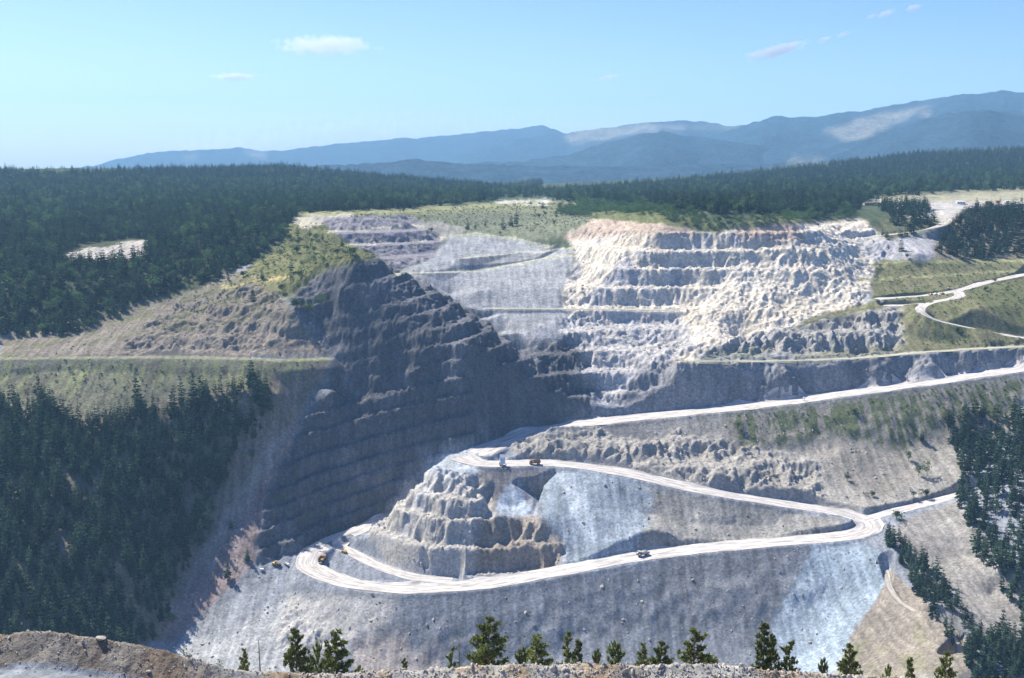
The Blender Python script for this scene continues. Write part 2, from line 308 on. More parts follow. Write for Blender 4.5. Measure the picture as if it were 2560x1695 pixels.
cover([(985,690),(1090,640),(1120,592),(1200,586),(1290,597),(1440,628),(1420,720),(1400,770),(1480,830),(1280,855),(1150,768)], (.265,.26,.262)); cover([(1160,648),(1280,637),(1390,629),(1300,655),(1200,668)], (.21,.205,.205), 3, .8)
cover(RIGHT, (.57,.495,.40)); cover(RIGHT, (.34,.325,.33), 2, .75, smooth(.0, .35, n1 + .5 * n3 - .25 * mSl)); cover(RIGHT, (.56,.47,.36), 2, .6, smooth(.1, .4, -n3))
cover([(1290,830),(1490,780),(1700,780),(1740,870),(1640,930),(1560,1010),(1480,1005)], (.37,.35,.345), 2, .75)
cover([(1400,600),(1480,548),(1600,535),(1720,560),(1760,590),(1600,585)], (.42,.32,.25), 2, .9); cover([(1820,590),(1880,555),(1990,545),(2010,600),(1930,610)], (.44,.32,.25), 2, .9)
cover(DARK, (.105,.102,.108), 6); cover(DARK, (.165,.155,.16), 3, .5, smooth(.05, .4, n1));  # rock much like its neighbours; the wall's shade is painted in as darker colour
cover([(735,575),(800,575),(875,612),(945,640),(890,658),(830,668),(780,690),(730,745)], (.17,.17,.08), 3); cover([(745,1072),(690,1190),(640,1320),(640,1415),(560,1500),(430,1612),(400,1602),(530,1330),(600,1200),(690,1085)], (.235,.18,.165)); cover([(745,1065),(660,1190),(600,1300),(520,1420),(500,1400),(560,1240),(690,1075)], (.27,.24,.205), 2, .8)
cover([(0,905),(830,897),(740,1060),(690,1085),(530,1330),(400,1602),(0,1620)], (.19,.155,.12)); cover([(0,905),(830,897),(640,960),(400,1000),(0,1100)], (.235,.22,.145), 3, .9); cover([(0,900),(830,893),(700,960),(300,980),(0,990)], (.27,.29,.12), 3, .6, smooth(-.1, .3, nst))
cover([(640,1405),(800,1480),(1400,1450),(2000,1360),(2060,1380),(1950,1600),(1930,1700),(400,1700),(430,1610)], (.165,.17,.185)); cover([(520,1530),(760,1490),(720,1700),(400,1700),(430,1620)], (.36,.35,.335), 6, .8); cover([(640,1415),(760,1450),(560,1600),(470,1600)], (.25,.25,.265), 5, .7)
cover(LOWROCK, (.42,.385,.345), 4, .75); cover([(880,1600),(1010,1575),(1030,1640),(1110,1590),(1100,1690),(880,1690)], (.27,.235,.215), 3)
cover([(1650,1370),(2000,1355),(1960,1560),(1700,1560)], (.20,.195,.195), 10, .6)
cover([(2040,1355),(2185,1365),(2228,1420),(2203,1480),(2120,1600),(2085,1700),(1960,1700),(1930,1560)], (.285,.325,.36), 2)
cover([(2228,1420),(2290,1480),(2460,1640),(2430,1700),(2085,1700),(2120,1600),(2203,1480)], (.225,.19,.155), 1); cover([(2120,1600),(2300,1560),(2360,1690),(2085,1700)], (.22,.21,.12), 6, .7, gz)
cover([(2215,1320),(2390,1250),(2560,1450),(2560,1620),(2450,1600),(2290,1450)], (.255,.23,.205), 2)
cover([(1600,1215),(2110,1300),(2090,1335),(1590,1385)], (.26,.24,.215), 2)
cover([(1350,1215),(1420,1172),(1560,1182),(1640,1235),(1590,1400),(1410,1412),(1365,1300)], (.265,.29,.315), 2); cover([(1400,1190),(1440,1185),(1490,1350),(1470,1370)], (.45,.47,.49), 2, .7); cover([(1190,1180),(1390,1170),(1350,1240),(1290,1190),(1240,1290)], (.24,.21,.19), 1); cover([(1228,1285),(1272,1200),(1345,1290),(1250,1300)], (.36,.39,.43), 1)
cover(CONE, (.40,.36,.315)); cover(CONE, (.37,.36,.36), 2, .6, smooth(0, .3, n1)); cover([(1200,1300),(1340,1288),(1410,1360),(1380,1432),(1180,1435)], (.265,.215,.17), 3, .9); cover([(1060,1150),(1185,1110),(1200,1185),(1074,1185)], (.36,.37,.38), 2)
cover([(1260,1100),(1480,1060),(2000,1016),(2560,938),(2560,1000),(2385,1235),(2150,1283),(1700,1205),(1480,1158),(1300,1150)], (.30,.27,.235)); cover([(1800,1040),(2560,938),(2560,1070),(2400,1100),(2250,1240),(2150,1240),(2000,1110),(1830,1130)], (.25,.22,.185), 4)
cover([(1815,1035),(2000,1018),(2560,940),(2560,1060),(2400,1040),(2250,1130),(2080,1080),(1960,1120),(1840,1110)], (.115,.135,.055), 3, .85, smooth(-.25, .15, nst + .5 * n2))
cover(NOSE2, (.26,.245,.24)); cover(NOSE2, (.17,.165,.17), 2, .7, smooth(-.1, .25, n3))
cover([(2190,630),(2560,640),(2700,700),(2700,868),(2560,868),(2000,893),(1880,872),(2030,792),(2180,752)], (.235,.215,.12)); cover([(2190,630),(2560,640),(2560,868),(2100,880),(2180,752)], (.145,.155,.07), 3, .75, gz); cover([(2430,740),(2560,695),(2700,690),(2700,850),(2540,815)], (.125,.13,.06), 3, .8)
cover(LEDGE, (.31,.285,.27), 4, .85); cover([(1760,878),(1870,862),(1940,872),(1900,893),(1760,895)], (.2,.2,.13), 2, .6)
cover([(2180,500),(2300,490),(2560,478),(2700,480),(2700,525),(2460,545),(2380,575),(2200,605),(2110,612),(2300,560)], (.40,.365,.33)); cover([(2200,490),(2560,470),(2700,470),(2700,500),(2420,505),(2200,505)], (.33,.30,.19), 1, .8)
cover([(2140,610),(2350,570),(2340,655),(2180,650)], (.34,.32,.32), 2)
cover([(2210,545),(2345,548),(2360,572),(2220,600),(2190,575)], (.12,.12,.07), 2)
cover([(2345,575),(2410,520),(2700,490),(2700,640),(2560,650),(2330,655)], (.19,.16,.12), 2)
cover([(1420,525),(1500,505),(1700,540),(1820,565),(2000,535),(2000,555),(1800,580),(1650,560),(1480,545)], (.18,.19,.09), 2)
rock = smooth(.95, 1.5, slope) * in_pit * rough
# grass tops of the old benches
for ln, w, col in (([(742,534),(891,532),(1025,528),(1159,519),(1350,505)], 5, (.34,.33,.17)), ([(991,684),(1083,681),(1197,676),(1350,649),(1465,630)], 5, (.36,.345,.27)), ([(1159,645),(1274,634),(1389,626)], 3, (.35,.335,.27)), ([(1121,590),(1197,586),(1285,596),(1350,613),(1460,628)], 5, (.34,.33,.24)),
                   ([(815,580),(1060,565)], 3, (.4,.37,.28)), ([(872,613),(1117,595)], 2.5, (.4,.37,.28)), ([(692,980),(826,967)], 4, (.3,.3,.14)), ([(2143,700),(2300,690),(2560,675)], 5, (.33,.31,.16)), ([(2150,662),(2300,655),(2560,652)], 6, (.33,.32,.15)),
                   ([(0,896),(400,893),(700,901),(820,896)], 4, (.25,.25,.15)), ([(560,720),(640,705),(720,690)], 5, (.45,.36,.17))):
    L = np.array([(a, b, 0) for a, b in ln], float); d, _ = near_line(u_, v_, L, 14)
    m = (1 - smooth(w * .4, w, d)) * (slope < .8) * (Rf > 640); ALB[:] = ALB * (1 - m[:, None]) + m[:, None] * np.array(col)
# foreground windrow
m = (Rf < 300); ALB[m] = (.36, .325, .27)
k = (Rf < 300) & (Rf > rc - 5) & (Rf < 145)
mix = smooth(-.1, .3, fbm(X, Y, 7, 3, 71))[:, None]
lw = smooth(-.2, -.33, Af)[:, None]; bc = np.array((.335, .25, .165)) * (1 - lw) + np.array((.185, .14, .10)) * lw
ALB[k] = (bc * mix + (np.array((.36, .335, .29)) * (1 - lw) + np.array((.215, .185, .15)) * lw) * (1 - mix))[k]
k = (Rf < rc - 3.4) & (Rf < 130); ALB[k] = (.23, .24, .255)
# tone variation of the ground itself
ALB *= (1 + .30 * n2 + .22 * n1 + .42 * nst * scree + .2 * nst2 * scree)[:, None]
speck = fbm(X, Y, 2.6, 2, 57); ALB *= (1 + .24 * speck * ((Rf > 600) & (Rf < 1300)))[:, None]
gk = smooth(1.25, 1.6, ALB[:, 1] / ALB[:, 2]) * (ALB[:, 1] > .13) * (Rf > 300); ALB *= (1 - .27 * gk)[:, None]
ALB = np.clip(ALB * np.array((.965, 1.0, 1.015)), .02, .8)

# ------------------------------------------------------------------ materials
def mat(name, build):
    m = bpy.data.materials.new(name); m.use_nodes = True
    nt = m.node_tree; nt.nodes.clear(); out = nt.nodes.new("ShaderNodeOutputMaterial")
    build(nt, out); return m
def N(nt, t, **kw):
    nd = nt.nodes.new(t)
    for k, v in kw.items():
        if k in nd.inputs: nd.inputs[k].default_value = v
        else: setattr(nd, k, v)
    return nd
def principled(nt, out, color=None, rough=.9, spec=.1, metal=0):
    b = N(nt, "ShaderNodeBsdfPrincipled"); b.inputs["Roughness"].default_value = rough
    b.inputs["Specular IOR Level"].default_value = spec; b.inputs["Metallic"].default_value = metal
    if color is not None and not hasattr(color, "is_output"): b.inputs["Base Color"].default_value = (*color, 1)
    elif color is not None: nt.links.new(color, b.inputs["Base Color"])
    nt.links.new(b.outputs[0], out.inputs[0]); return b
def scaled(nt, col, fac):                           # colour multiplied by a scalar socket
    mx = N(nt, "ShaderNodeVectorMath", operation="SCALE"); nt.links.new(col, mx.inputs[0]); nt.links.new(fac, mx.inputs["Scale"]); return mx.outputs[0]
def ramped(nt, val, lo, hi, a=0., b=1.):
    r = N(nt, "ShaderNodeMapRange"); nt.links.new(val, r.inputs[0])
    for i, x in enumerate((a, b, lo, hi)): r.inputs[i + 1].default_value = x
    return r.outputs[0]
def ground_mat(nt, out):
    at = N(nt, "ShaderNodeAttribute", attribute_name="cover"); co = N(nt, "ShaderNodeTexCoord")
    n_ = N(nt, "ShaderNodeTexNoise", Scale=.55, Detail=5, Roughness=.7); nt.links.new(co.outputs["Object"], n_.inputs["Vector"])
    vo = N(nt, "ShaderNodeTexVoronoi", Scale=.75); nt.links.new(co.outputs["Object"], vo.inputs["Vector"])
    ve = N(nt, "ShaderNodeSeparateColor"); nt.links.new(vo.outputs["Color"], ve.inputs[0])
    f = N(nt, "ShaderNodeMath", operation="MULTIPLY"); nt.links.new(ramped(nt, n_.outputs[0], .7, 1.3, .25, .75), f.inputs[0]); nt.links.new(ramped(nt, ve.outputs[0], .8, 1.25), f.inputs[1])
    b = principled(nt, out, scaled(nt, at.outputs["Color"], f.outputs[0]), 1, .0)
    bp = N(nt, "ShaderNodeBump", Strength=.55, Distance=.8); nt.links.new(n_.outputs[0], bp.inputs["Height"]); nt.links.new(bp.outputs[0], b.inputs["Normal"])
M_ground = mat("rock_and_soil", ground_mat)
def road_mat(col):
    def f(nt, out):
        uv = N(nt, "ShaderNodeUVMap", uv_map="lane"); mp = N(nt, "ShaderNodeMapping"); mp.inputs["Scale"].default_value = (1, .012, 1); nt.links.new(uv.outputs[0], mp.inputs[0])
        a = N(nt, "ShaderNodeTexNoise", Scale=4.2, Detail=3, Roughness=.6); nt.links.new(mp.outputs[0], a.inputs["Vector"])
        co = N(nt, "ShaderNodeTexCoord"); b_ = N(nt, "ShaderNodeTexNoise", Scale=.25, Detail=5, Roughness=.65); nt.links.new(co.outputs["Object"], b_.inputs["Vector"])
        m = N(nt, "ShaderNodeMath", operation="MULTIPLY"); nt.links.new(ramped(nt, a.outputs[0], .5, 1.4, .3, .7), m.inputs[0]); nt.links.new(ramped(nt, b_.outputs[0], .85, 1.15, .3, .7), m.inputs[1])
        rgb = N(nt, "ShaderNodeRGB"); rgb.outputs[0].default_value = (*col, 1)
        principled(nt, out, scaled(nt, rgb.outputs[0], m.outputs[0]), 1, 0)
    return f
M_road = mat("dusty_gravel", road_mat((.46, .43, .40)))
M_track = mat("track_gravel", road_mat((.40, .37, .32)))
M_bench = mat("weathered_bench", road_mat((.36, .345, .26)))
def leaf_mat(col, tr=.25, var=.5):
    def f(nt, out):
        oi = N(nt, "ShaderNodeObjectInfo"); co = N(nt, "ShaderNodeTexCoord")
        n_ = N(nt, "ShaderNodeTexNoise", Scale=1.1, Detail=3); nt.links.new(co.outputs["Object"], n_.inputs["Vector"])
        m = N(nt, "ShaderNodeMath", operation="MULTIPLY"); nt.links.new(ramped(nt, oi.outputs["Random"], 1 - var, 1 + var), m.inputs[0]); nt.links.new(ramped(nt, n_.outputs[0], .55, 1.45, .3, .7), m.inputs[1])
        rgb = N(nt, "ShaderNodeRGB"); rgb.outputs[0].default_value = (*col, 1); c = scaled(nt, rgb.outputs[0], m.outputs[0])
        d = N(nt, "ShaderNodeBsdfDiffuse"); t = N(nt, "ShaderNodeBsdfTranslucent"); nt.links.new(c, d.inputs[0]); nt.links.new(c, t.inputs[0])
        mx = N(nt, "ShaderNodeMixShader"); mx.inputs[0].default_value = tr; nt.links.new(d.outputs[0], mx.inputs[1]); nt.links.new(t.outputs[0], mx.inputs[2]); nt.links.new(mx.outputs[0], out.inputs[0])
    return f
M_pine = mat("pine_needles", leaf_mat((.15, .175, .05), .42, .3))
M_fir = mat("fir_needles", leaf_mat((.046, .078, .048), .25, .6))
M_aspen = mat("aspen_leaves", leaf_mat((.085, .145, .055), .35, .35))
M_shrub = mat("shrub_leaves", leaf_mat((.06, .095, .04), .3, .4))
def simple(col, rough=.6, spec=.3, metal=0, var=.12, sc=.8):
    def f(nt, out):
        co = N(nt, "ShaderNodeTexCoord"); n_ = N(nt, "ShaderNodeTexNoise", Scale=sc, Detail=4); nt.links.new(co.outputs["Object"], n_.inputs["Vector"])
        rgb = N(nt, "ShaderNodeRGB"); rgb.outputs[0].default_value = (*col, 1)
        principled(nt, out, scaled(nt, rgb.outputs[0], ramped(nt, n_.outputs[0], 1 - var, 1 + var, .3, .7)), rough, spec, metal)
    return f
M_bark = mat("bark", simple((.10, .075, .055), .95, .05, 0, .35, 3))
M_dead = mat("dead_wood", simple((.13, .11, .10), .95, .05, 0, .35, 3))
M_stone = mat("loose_stone", simple((.42, .375, .31), 1, 0, 0, .35, .9))
M_yellow = mat("yellow_paint", simple((.62, .40, .06), .5))
M_ochre = mat("dusty_orange_paint", simple((.27, .14, .06), .6))
M_dark = mat("dark_steel", simple((.055, .055, .06), .7, .2, .2))
M_tyre = mat("tyre_rubber", simple((.03, .03, .03), .9, .1))
M_white = mat("white_paint", simple((.78, .77, .74), .5, .3, 0, .06))
M_red = mat("red_paint", simple((.40, .05, .04), .45))
M_grey = mat("grey_steel", simple((.34, .35, .37), .6))
M_glass = mat("dark_glass", simple((.02, .025, .03), .1, .6, 0, .05))
M_roof = mat("dull_red_roof", simple((.22, .09, .07), .7))

# ------------------------------------------------------------------ object helpers
def tag(o, label=None, cat=None, group=None, kind=None):
    for k, v in (("label", label), ("category", cat), ("group", group), ("kind", kind)):
        if v: o[k] = v
    return o
def link(name, me, parent=None):
    o = bpy.data.objects.new(name, me); COL.objects.link(o)
    if parent: o.parent = parent
    return o
def thing(name, label, cat, loc, rz=0, group=None):
    o = link(name, None); o.location = loc; o.rotation_euler = (0, 0, rz); o.empty_display_size = .5
    return tag(o, label, cat, group)
def mesh_np(name, verts, quads, m, cols=None, uvs=None, smoothed=False):
    me = bpy.data.meshes.new(name); verts = np.asarray(verts, np.float32); quads = np.asarray(quads, np.int32); k = quads.shape[1]
    me.vertices.add(len(verts)); me.vertices.foreach_set("co", verts.ravel())
    me.loops.add(quads.size); me.loops.foreach_set("vertex_index", quads.ravel())
    me.polygons.add(len(quads)); me.polygons.foreach_set("loop_start", np.arange(0, quads.size, k, dtype=np.int32))
    try: me.polygons.foreach_set("loop_total", np.full(len(quads), k, np.int32))
    except Exception: pass
    if cols is not None:
        a = me.color_attributes.new("cover", "FLOAT_COLOR", "POINT"); a.data.foreach_set("color", np.concatenate([cols, np.ones((len(cols), 1))], 1).astype(np.float32).ravel())
    if uvs is not None:
        l = me.uv_layers.new(name="lane"); l.data.foreach_set("uv", np.asarray(uvs, np.float32)[quads.ravel()].ravel())
    me.materials.append(m); me.update(calc_edges=True); me.validate()
    me.polygons.foreach_set("use_smooth", np.full(len(quads), smoothed)); return me
def grid_quads(nr, na):
    i, j = np.meshgrid(np.arange(nr - 1), np.arange(na - 1), indexing="ij"); a = (i * na + j).ravel()
    return np.stack([a, a + 1, a + na + 1, a + na], 1)

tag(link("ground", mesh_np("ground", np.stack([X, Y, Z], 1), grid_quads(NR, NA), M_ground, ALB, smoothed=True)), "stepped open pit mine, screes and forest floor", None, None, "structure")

for nm, hw, ln in roads:
    if nm == "ledge": continue
    t = np.gradient(ln[:, :2], axis=0); t /= np.linalg.norm(t, axis=1)[:, None] + 1e-9
    nrm = np.stack([t[:, 1], -t[:, 0]], 1); s = np.concatenate([[0], np.cumsum(np.linalg.norm(np.diff(ln[:, :2], axis=0), axis=1))])
    off = np.linspace(-1, 1, 15)[None, :] + np.zeros((len(ln), 1)); ge = np.random.default_rng(len(ln)); off[:, 0] -= ge.uniform(-.06, .1, len(ln)); off[:, -1] += ge.uniform(-.06, .1, len(ln)); wv = 1 + .06 * np.sin(s * .11) + .05 * np.sin(s * .043 + 1)
    x = ln[:, 0:1] + nrm[:, 0:1] * off * hw * wv[:, None]; y = ln[:, 1:2] + nrm[:, 1:2] * off * hw * wv[:, None]
    z = ground_z(x.ravel(), y.ravel()) + .22
    uv = np.stack([(off * hw * .12).ravel(), np.broadcast_to(s[:, None], x.shape).ravel()], 1)
    m = M_road if nm == "haul_road" else M_bench if "bench" in nm or "grass" in nm else M_track
    if nm == "access_road": m = M_road
    tag(link(nm if "road" in nm else "track" if nm == "dirt_track" else "bench_path", mesh_np(nm, np.stack([x.ravel(), y.ravel(), z], 1), grid_quads(len(ln), 15), m, uvs=uv, smoothed=True)), None, None, None, "structure")

# ------------------------------------------------------------------ hills beyond
RIDGES = [  # distance, front slope, crest line in photo pixels
 (11500, .16, [(-400,440),(230,414),(367,384),(480,376),(573,369),(638,373),(708,377),(892,354),(1027,346),(1150,336),(1280,324),(1361,314),(1410,330),(1500,345),(1800,380),(2300,420)]),
 (9800, .16, [(1000,430),(1300,345),(1442,330),(1523,320),(1604,308),(1729,303),(1783,308),(1810,315),(1864,314),(2000,330),(2300,400)]),
 (8200, .17, [(1500,430),(1700,360),(1864,312),(1945,292),(2037,292),(2145,281),(2307,249),(2420,234),(2512,227),(2560,230),(2900,245)]),
 (6900, .20, [(700,440),(1000,412),(1300,404),(1430,385),(1540,352),(1600,335),(1658,328),(1720,340),(1800,352),(1950,370),(2100,395),(2300,430)]),
 (6000, .22, [(1700,440),(2020,400),(2118,374),(2226,325),(2361,286),(2480,278),(2560,290),(2900,300)]),
 (5300, .15, [(-400,450),(300,440),(700,420),(1020,402),(1200,408),(1500,418),(1800,412),(2100,400),(2400,390),(2800,380)]),
]
haz = np.radians(np.arange(-34, 34.01, .09)); hr = [3900.]
while hr[-1] < 14500: hr.append(hr[-1] * 1.009)
hr = np.array(hr); HA, HR = np.meshgrid(haz, hr); hx, hy = (HR * np.sin(HA)).ravel(), (HR * np.cos(HA)).ravel()
HZ = np.full(hx.shape, -170.0); hrf, haf = HR.ravel(), HA.ravel()
for D, sl, cr in RIDGES:
    c3 = np.array([PD(u, v, D) for u, v in cr]); zz = np.interp(haf, np.arctan2(c3[:, 0], c3[:, 1]), c3[:, 2])
    dd = hy - D * (1 + .03 * fbm(haf * 20, haf * 0 + D, 1, 2, 5))
    HZ = np.maximum(HZ, zz - sl * np.abs(dd) * np.where(dd < 0, 1, 1.4) * (1 + .25 * fbm(hx, hy, 900, 3, 9)))
HZ += np.clip(hrf / 8000, 0, 1) * (fbm(hx, hy, 700, 4, 101, True) * 26 - 8 + fbm(hx, hy, 120, 3, 102) * 7 + fbm(hx, hy, 45, 2, 103) * 5)
hu, hv = proj(hx, hy, HZ); hu = hu + fbm(hx, hy, 300, 3, 104) * 18; hv = hv + fbm(hx, hy, 300, 3, 105) * 8
HC = np.zeros((len(hx), 3)); HC[:] = (.030, .054, .078); HC *= (1 + .5 * fbm(hx, hy, 150, 4, 106))[:, None]  # forest colour pushed to blue, distance haze painted into it
for poly, dmin, dmax, c in (([(2060,322),(2110,353),(2150,352),(2220,318),(2330,262),(2285,262),(2145,298),(2100,318)], 6300, 8400, (.27,.25,.21)), ([(1400,345),(1450,328),(1610,310),(1720,312),(1700,326),(1600,330),(1520,350),(1420,356)], 8600, 10200, (.28,.26,.22)),
                            ([(1720,310),(1860,318),(1840,330),(1730,325)], 8600, 10200, (.16,.17,.12)), ([(430,395),(500,385),(480,400)], 9000, 12000, (.22,.21,.17)), ([(610,380),(670,380),(660,396),(630,396)], 9000, 12000, (.25,.23,.2)), ([(1960,398),(2040,396),(2060,408),(1970,410)], 4500, 9000, (.25,.24,.2)), ([(2300,282),(2330,276),(2325,292),(2305,294)], 5000, 8400, (.25,.23,.2))):
    m = (pip(hu, hv, poly) & (hrf > dmin) & (hrf < dmax)).reshape(len(hr), len(haz)).astype(float)
    for _ in range(3): m = (m + np.roll(m, 1, 0) + np.roll(m, -1, 0) + np.roll(m, 1, 1) + np.roll(m, -1, 1)) / 5
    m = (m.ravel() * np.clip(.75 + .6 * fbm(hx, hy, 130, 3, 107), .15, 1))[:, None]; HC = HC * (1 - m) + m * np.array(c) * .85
def hill_mat(nt, out):
    at = N(nt, "ShaderNodeAttribute", attribute_name="cover"); co = N(nt, "ShaderNodeTexCoord")
    n_ = N(nt, "ShaderNodeTexNoise", Scale=.04, Detail=5, Roughness=.7); nt.links.new(co.outputs["Object"], n_.inputs["Vector"])
    b = principled(nt, out, scaled(nt, at.outputs["Color"], ramped(nt, n_.outputs[0], .4, 1.6, .3, .7)), 1, 0)
    bp = N(nt, "ShaderNodeBump", Strength=1, Distance=14); nt.links.new(n_.outputs[0], bp.inputs["Height"]); nt.links.new(bp.outputs[0], b.inputs["Normal"])
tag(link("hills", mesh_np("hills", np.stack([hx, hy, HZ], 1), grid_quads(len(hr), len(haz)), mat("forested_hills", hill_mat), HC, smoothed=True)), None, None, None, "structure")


# ------------------------------------------------------------------ plants
def rotv(n, seed): return np.random.default_rng(seed)
def leaf_quads(base, tip, width, up, g):
    """kite-shaped spray from base to tip"""
    d = tip - base; s = np.cross(d, up); s /= np.linalg.norm(s, axis=1)[:, None] + 1e-9; m = base + d * .55
    w_ = (width * (.8 + .4 * g.random(len(base))))[:, None]
    v = np.stack([base, m + s * w_, tip, m - s * w_], 1).reshape(-1, 3); return v
def conifer_crown(H, Rm, whorls, per, seed, clear=.10, ragged=.3, sub=2, droop=.35):
    g = np.random.default_rng(seed); V = []
    for i in range(whorls):
        t = (i + g.random() * .6) / whorls; z = H * (clear + (1 - clear) * t); R = Rm * (1 - t) ** .85 + .12
        R *= 1 - .45 * max(0, 1 - t * 6)
        n = max(3, int(per * (1 - .45 * t))); a = g.random() * 6.28 + np.arange(n) * 6.283 / n + g.normal(0, .3, n)
        L = R * np.clip(g.normal(1, ragged, n), .35, 1.6)
        dz = L * (-droop + .75 * t) + g.normal(0, .12, n) * L
        b = np.stack([np.zeros(n), np.zeros(n), np.full(n, z)], 1) + g.normal(0, .05, (n, 3)); tip = b + np.stack([L * np.cos(a), L * np.sin(a), dz], 1)
        up = np.tile([0, 0, 1.], (n, 1)) + g.normal(0, .35, (n, 3)); V.append(leaf_quads(b, tip, .30 * L, up, g))
        V.append(leaf_quads(b, tip - [0, 0, .1], .22 * L, np.cross(tip - b, [0, 0, 1.]) + g.normal(0, .3, (n, 3)), g))
        for k in range(sub):
            f = g.uniform(.35, .95, n)[:, None]; b2 = b + (tip - b) * f; L2 = (L * g.uniform(.25, .5, n))[:, None]
            a2 = a + g.choice([-1, 1], n) * g.uniform(.5, 1.2, n)
            t2 = b2 + np.stack([np.cos(a2), np.sin(a2), g.uniform(-.5, .35, n)], 1) * L2
            V.append(leaf_quads(b2, t2, .32 * L2[:, 0], g.normal(0, 1, (n, 3)) + [0, 0, .7], g))
    V = np.concatenate(V); return V, np.arange(len(V)).reshape(-1, 4)
def pine_crown(H, Rm, seed, clear=.12, dens=1.0, lean=0):
    """open crown of needle tufts carried on limbs, for the trees close to the viewer"""
    g = np.random.default_rng(seed); V = []; limbs = []
    nb = int(85 * dens)
    for i in range(nb):
        t = ((i + g.random()) / nb) ** .9; z = H * (clear + (1 - clear) * t); R = Rm * min(1, (1 - t) ** .7 * 1.05) * min(1, .8 + t * 3) + .2
        a = g.random() * 6.283; L = R * np.clip(g.normal(.95, .25), .4, 1.4); up = -.15 + .75 * t + g.normal(0, .12)
        dirv = np.array([math.cos(a), math.sin(a), up]); b = np.array([lean * t, 0, z]); tip = b + dirv * L
        limbs.append((b, tip, .05 + .05 * (1 - t)))
        k = int(max(6, L * 13))
        f = g.uniform(.28, 1.05, k)[:, None]; c = b + (tip - b) * f + g.normal(0, .17, (k, 3)) * (L * .42)
        for q in range(3):
            dv = g.normal(0, 1, (k, 3)) + dirv * .5 + [0, 0, .5]; dv /= np.linalg.norm(dv, axis=1)[:, None]; l = g.uniform(.22, .5, k)[:, None]
            V.append(leaf_quads(c - dv * l * .5, c + dv * l, np.full(k, .11), g.normal(0, 1, (k, 3)), g))
    V = np.concatenate(V); return V, np.arange(len(V)).reshape(-1, 4), limbs
def bush_crown(H, Rm, seed, n=330, lf=.55):
    g = np.random.default_rng(seed); lobes = [(g.normal(0, .42, 2) * Rm, g.uniform(.35, .8) * H, g.uniform(.4, .75) * Rm) for _ in range(7)]; V = []
    for (cxy, cz, r) in lobes:
        k = n // 7; d = g.normal(0, 1, (k, 3)); d /= np.linalg.norm(d, axis=1)[:, None]; d *= (g.random(k) ** .4 * r)[:, None]; d[:, 2] *= .85
        c = d + [cxy[0], cxy[1], min(cz, H - r * .8)]; c[:, 2] = np.maximum(c[:, 2], .1)
        dv = g.normal(0, 1, (k, 3)); dv /= np.linalg.norm(dv, axis=1)[:, None]; l = (g.uniform(.6, 1.2, k) * lf)[:, None]
        V.append(leaf_quads(c - dv * l * .5, c + dv * l * .5, l[:, 0] * .38, g.normal(0, 1, (k, 3)), g))
    V = np.concatenate(V); return V, np.arange(len(V)).reshape(-1, 4)
class MB:
    def __init__(s): s.v = []; s.f = []; s.n = 0
    def add(s, v, f): s.v += [tuple(p) for p in v]; s.f += [tuple(i + s.n for i in q) for q in f]; s.n = len(s.v)
    def tube(s, pts, rads, k=7):
        pts = [Vector(p) for p in pts]; V = []; Fc = []
        for i, p in enumerate(pts):
            d = (pts[min(i + 1, len(pts) - 1)] - pts[max(i - 1, 0)]).normalized(); q = d.to_track_quat("Z", "Y")
            V += [p + q @ Vector((math.cos(6.2832 * j / k) * rads[i], math.sin(6.2832 * j / k) * rads[i], 0)) for j in range(k)]
        for i in range(len(pts) - 1): Fc += [(i * k + j, i * k + (j + 1) % k, (i + 1) * k + (j + 1) % k, (i + 1) * k + j) for j in range(k)]
        Fc += [tuple(range(k))[::-1], tuple(range((len(pts) - 1) * k, len(pts) * k))]; s.add(V, Fc); return s
    def prism(s, prof, y0, y1, axis="y"):
        """profile in x,z drawn out along y"""
        k = len(prof); V = [(x, y0, z) for x, z in prof] + [(x, y1, z) for x, z in prof]
        if axis == "x": V = [(y0, x, z) for x, z in prof] + [(y1, x, z) for x, z in prof]
        s.add(V, [tuple(range(k)), tuple(range(2 * k - 1, k - 1, -1))] + [(i, i + k, (i + 1) % k + k, (i + 1) % k) for i in range(k)]); return s
    def box(s, x0, x1, y0, y1, z0, z1): return s.prism([(x0, z0), (x1, z0), (x1, z1), (x0, z1)], y0, y1)
    def mesh(s, name, m, bevel=0):
        me = bpy.data.meshes.new(name); me.from_pydata(s.v, [], s.f); bm = bmesh.new(); bm.from_mesh(me)
        bmesh.ops.recalc_face_normals(bm, faces=bm.faces)
        if bevel: bmesh.ops.bevel(bm, geom=[e for e in bm.edges if e.is_manifold and e.calc_face_angle(0) > .6], offset=bevel, segments=1, affect="EDGES", clamp_overlap=True)
        bm.to_mesh(me); bm.free(); me.materials.append(m); return me
    def build(s, name, m, parent=None, bevel=0): return link(name, s.mesh(name, m, bevel), parent)
def trunk_mesh(name, H, r, m, limbs=(), bend=.15):
    b = MB(); b.tube([(0, 0, -.8), (0, 0, .4), (bend * .5, 0, H * .5), (bend, 0, H * .96)], [r * 1.25, r, r * .62, r * .12])
    for p, q, rr_ in limbs: b.tube([p, [(p[i] + q[i]) / 2 + (0, 0, .06)[i] for i in range(3)], q], [rr_, rr_ * .7, rr_ * .25], 4)
    return b.mesh(name, m)

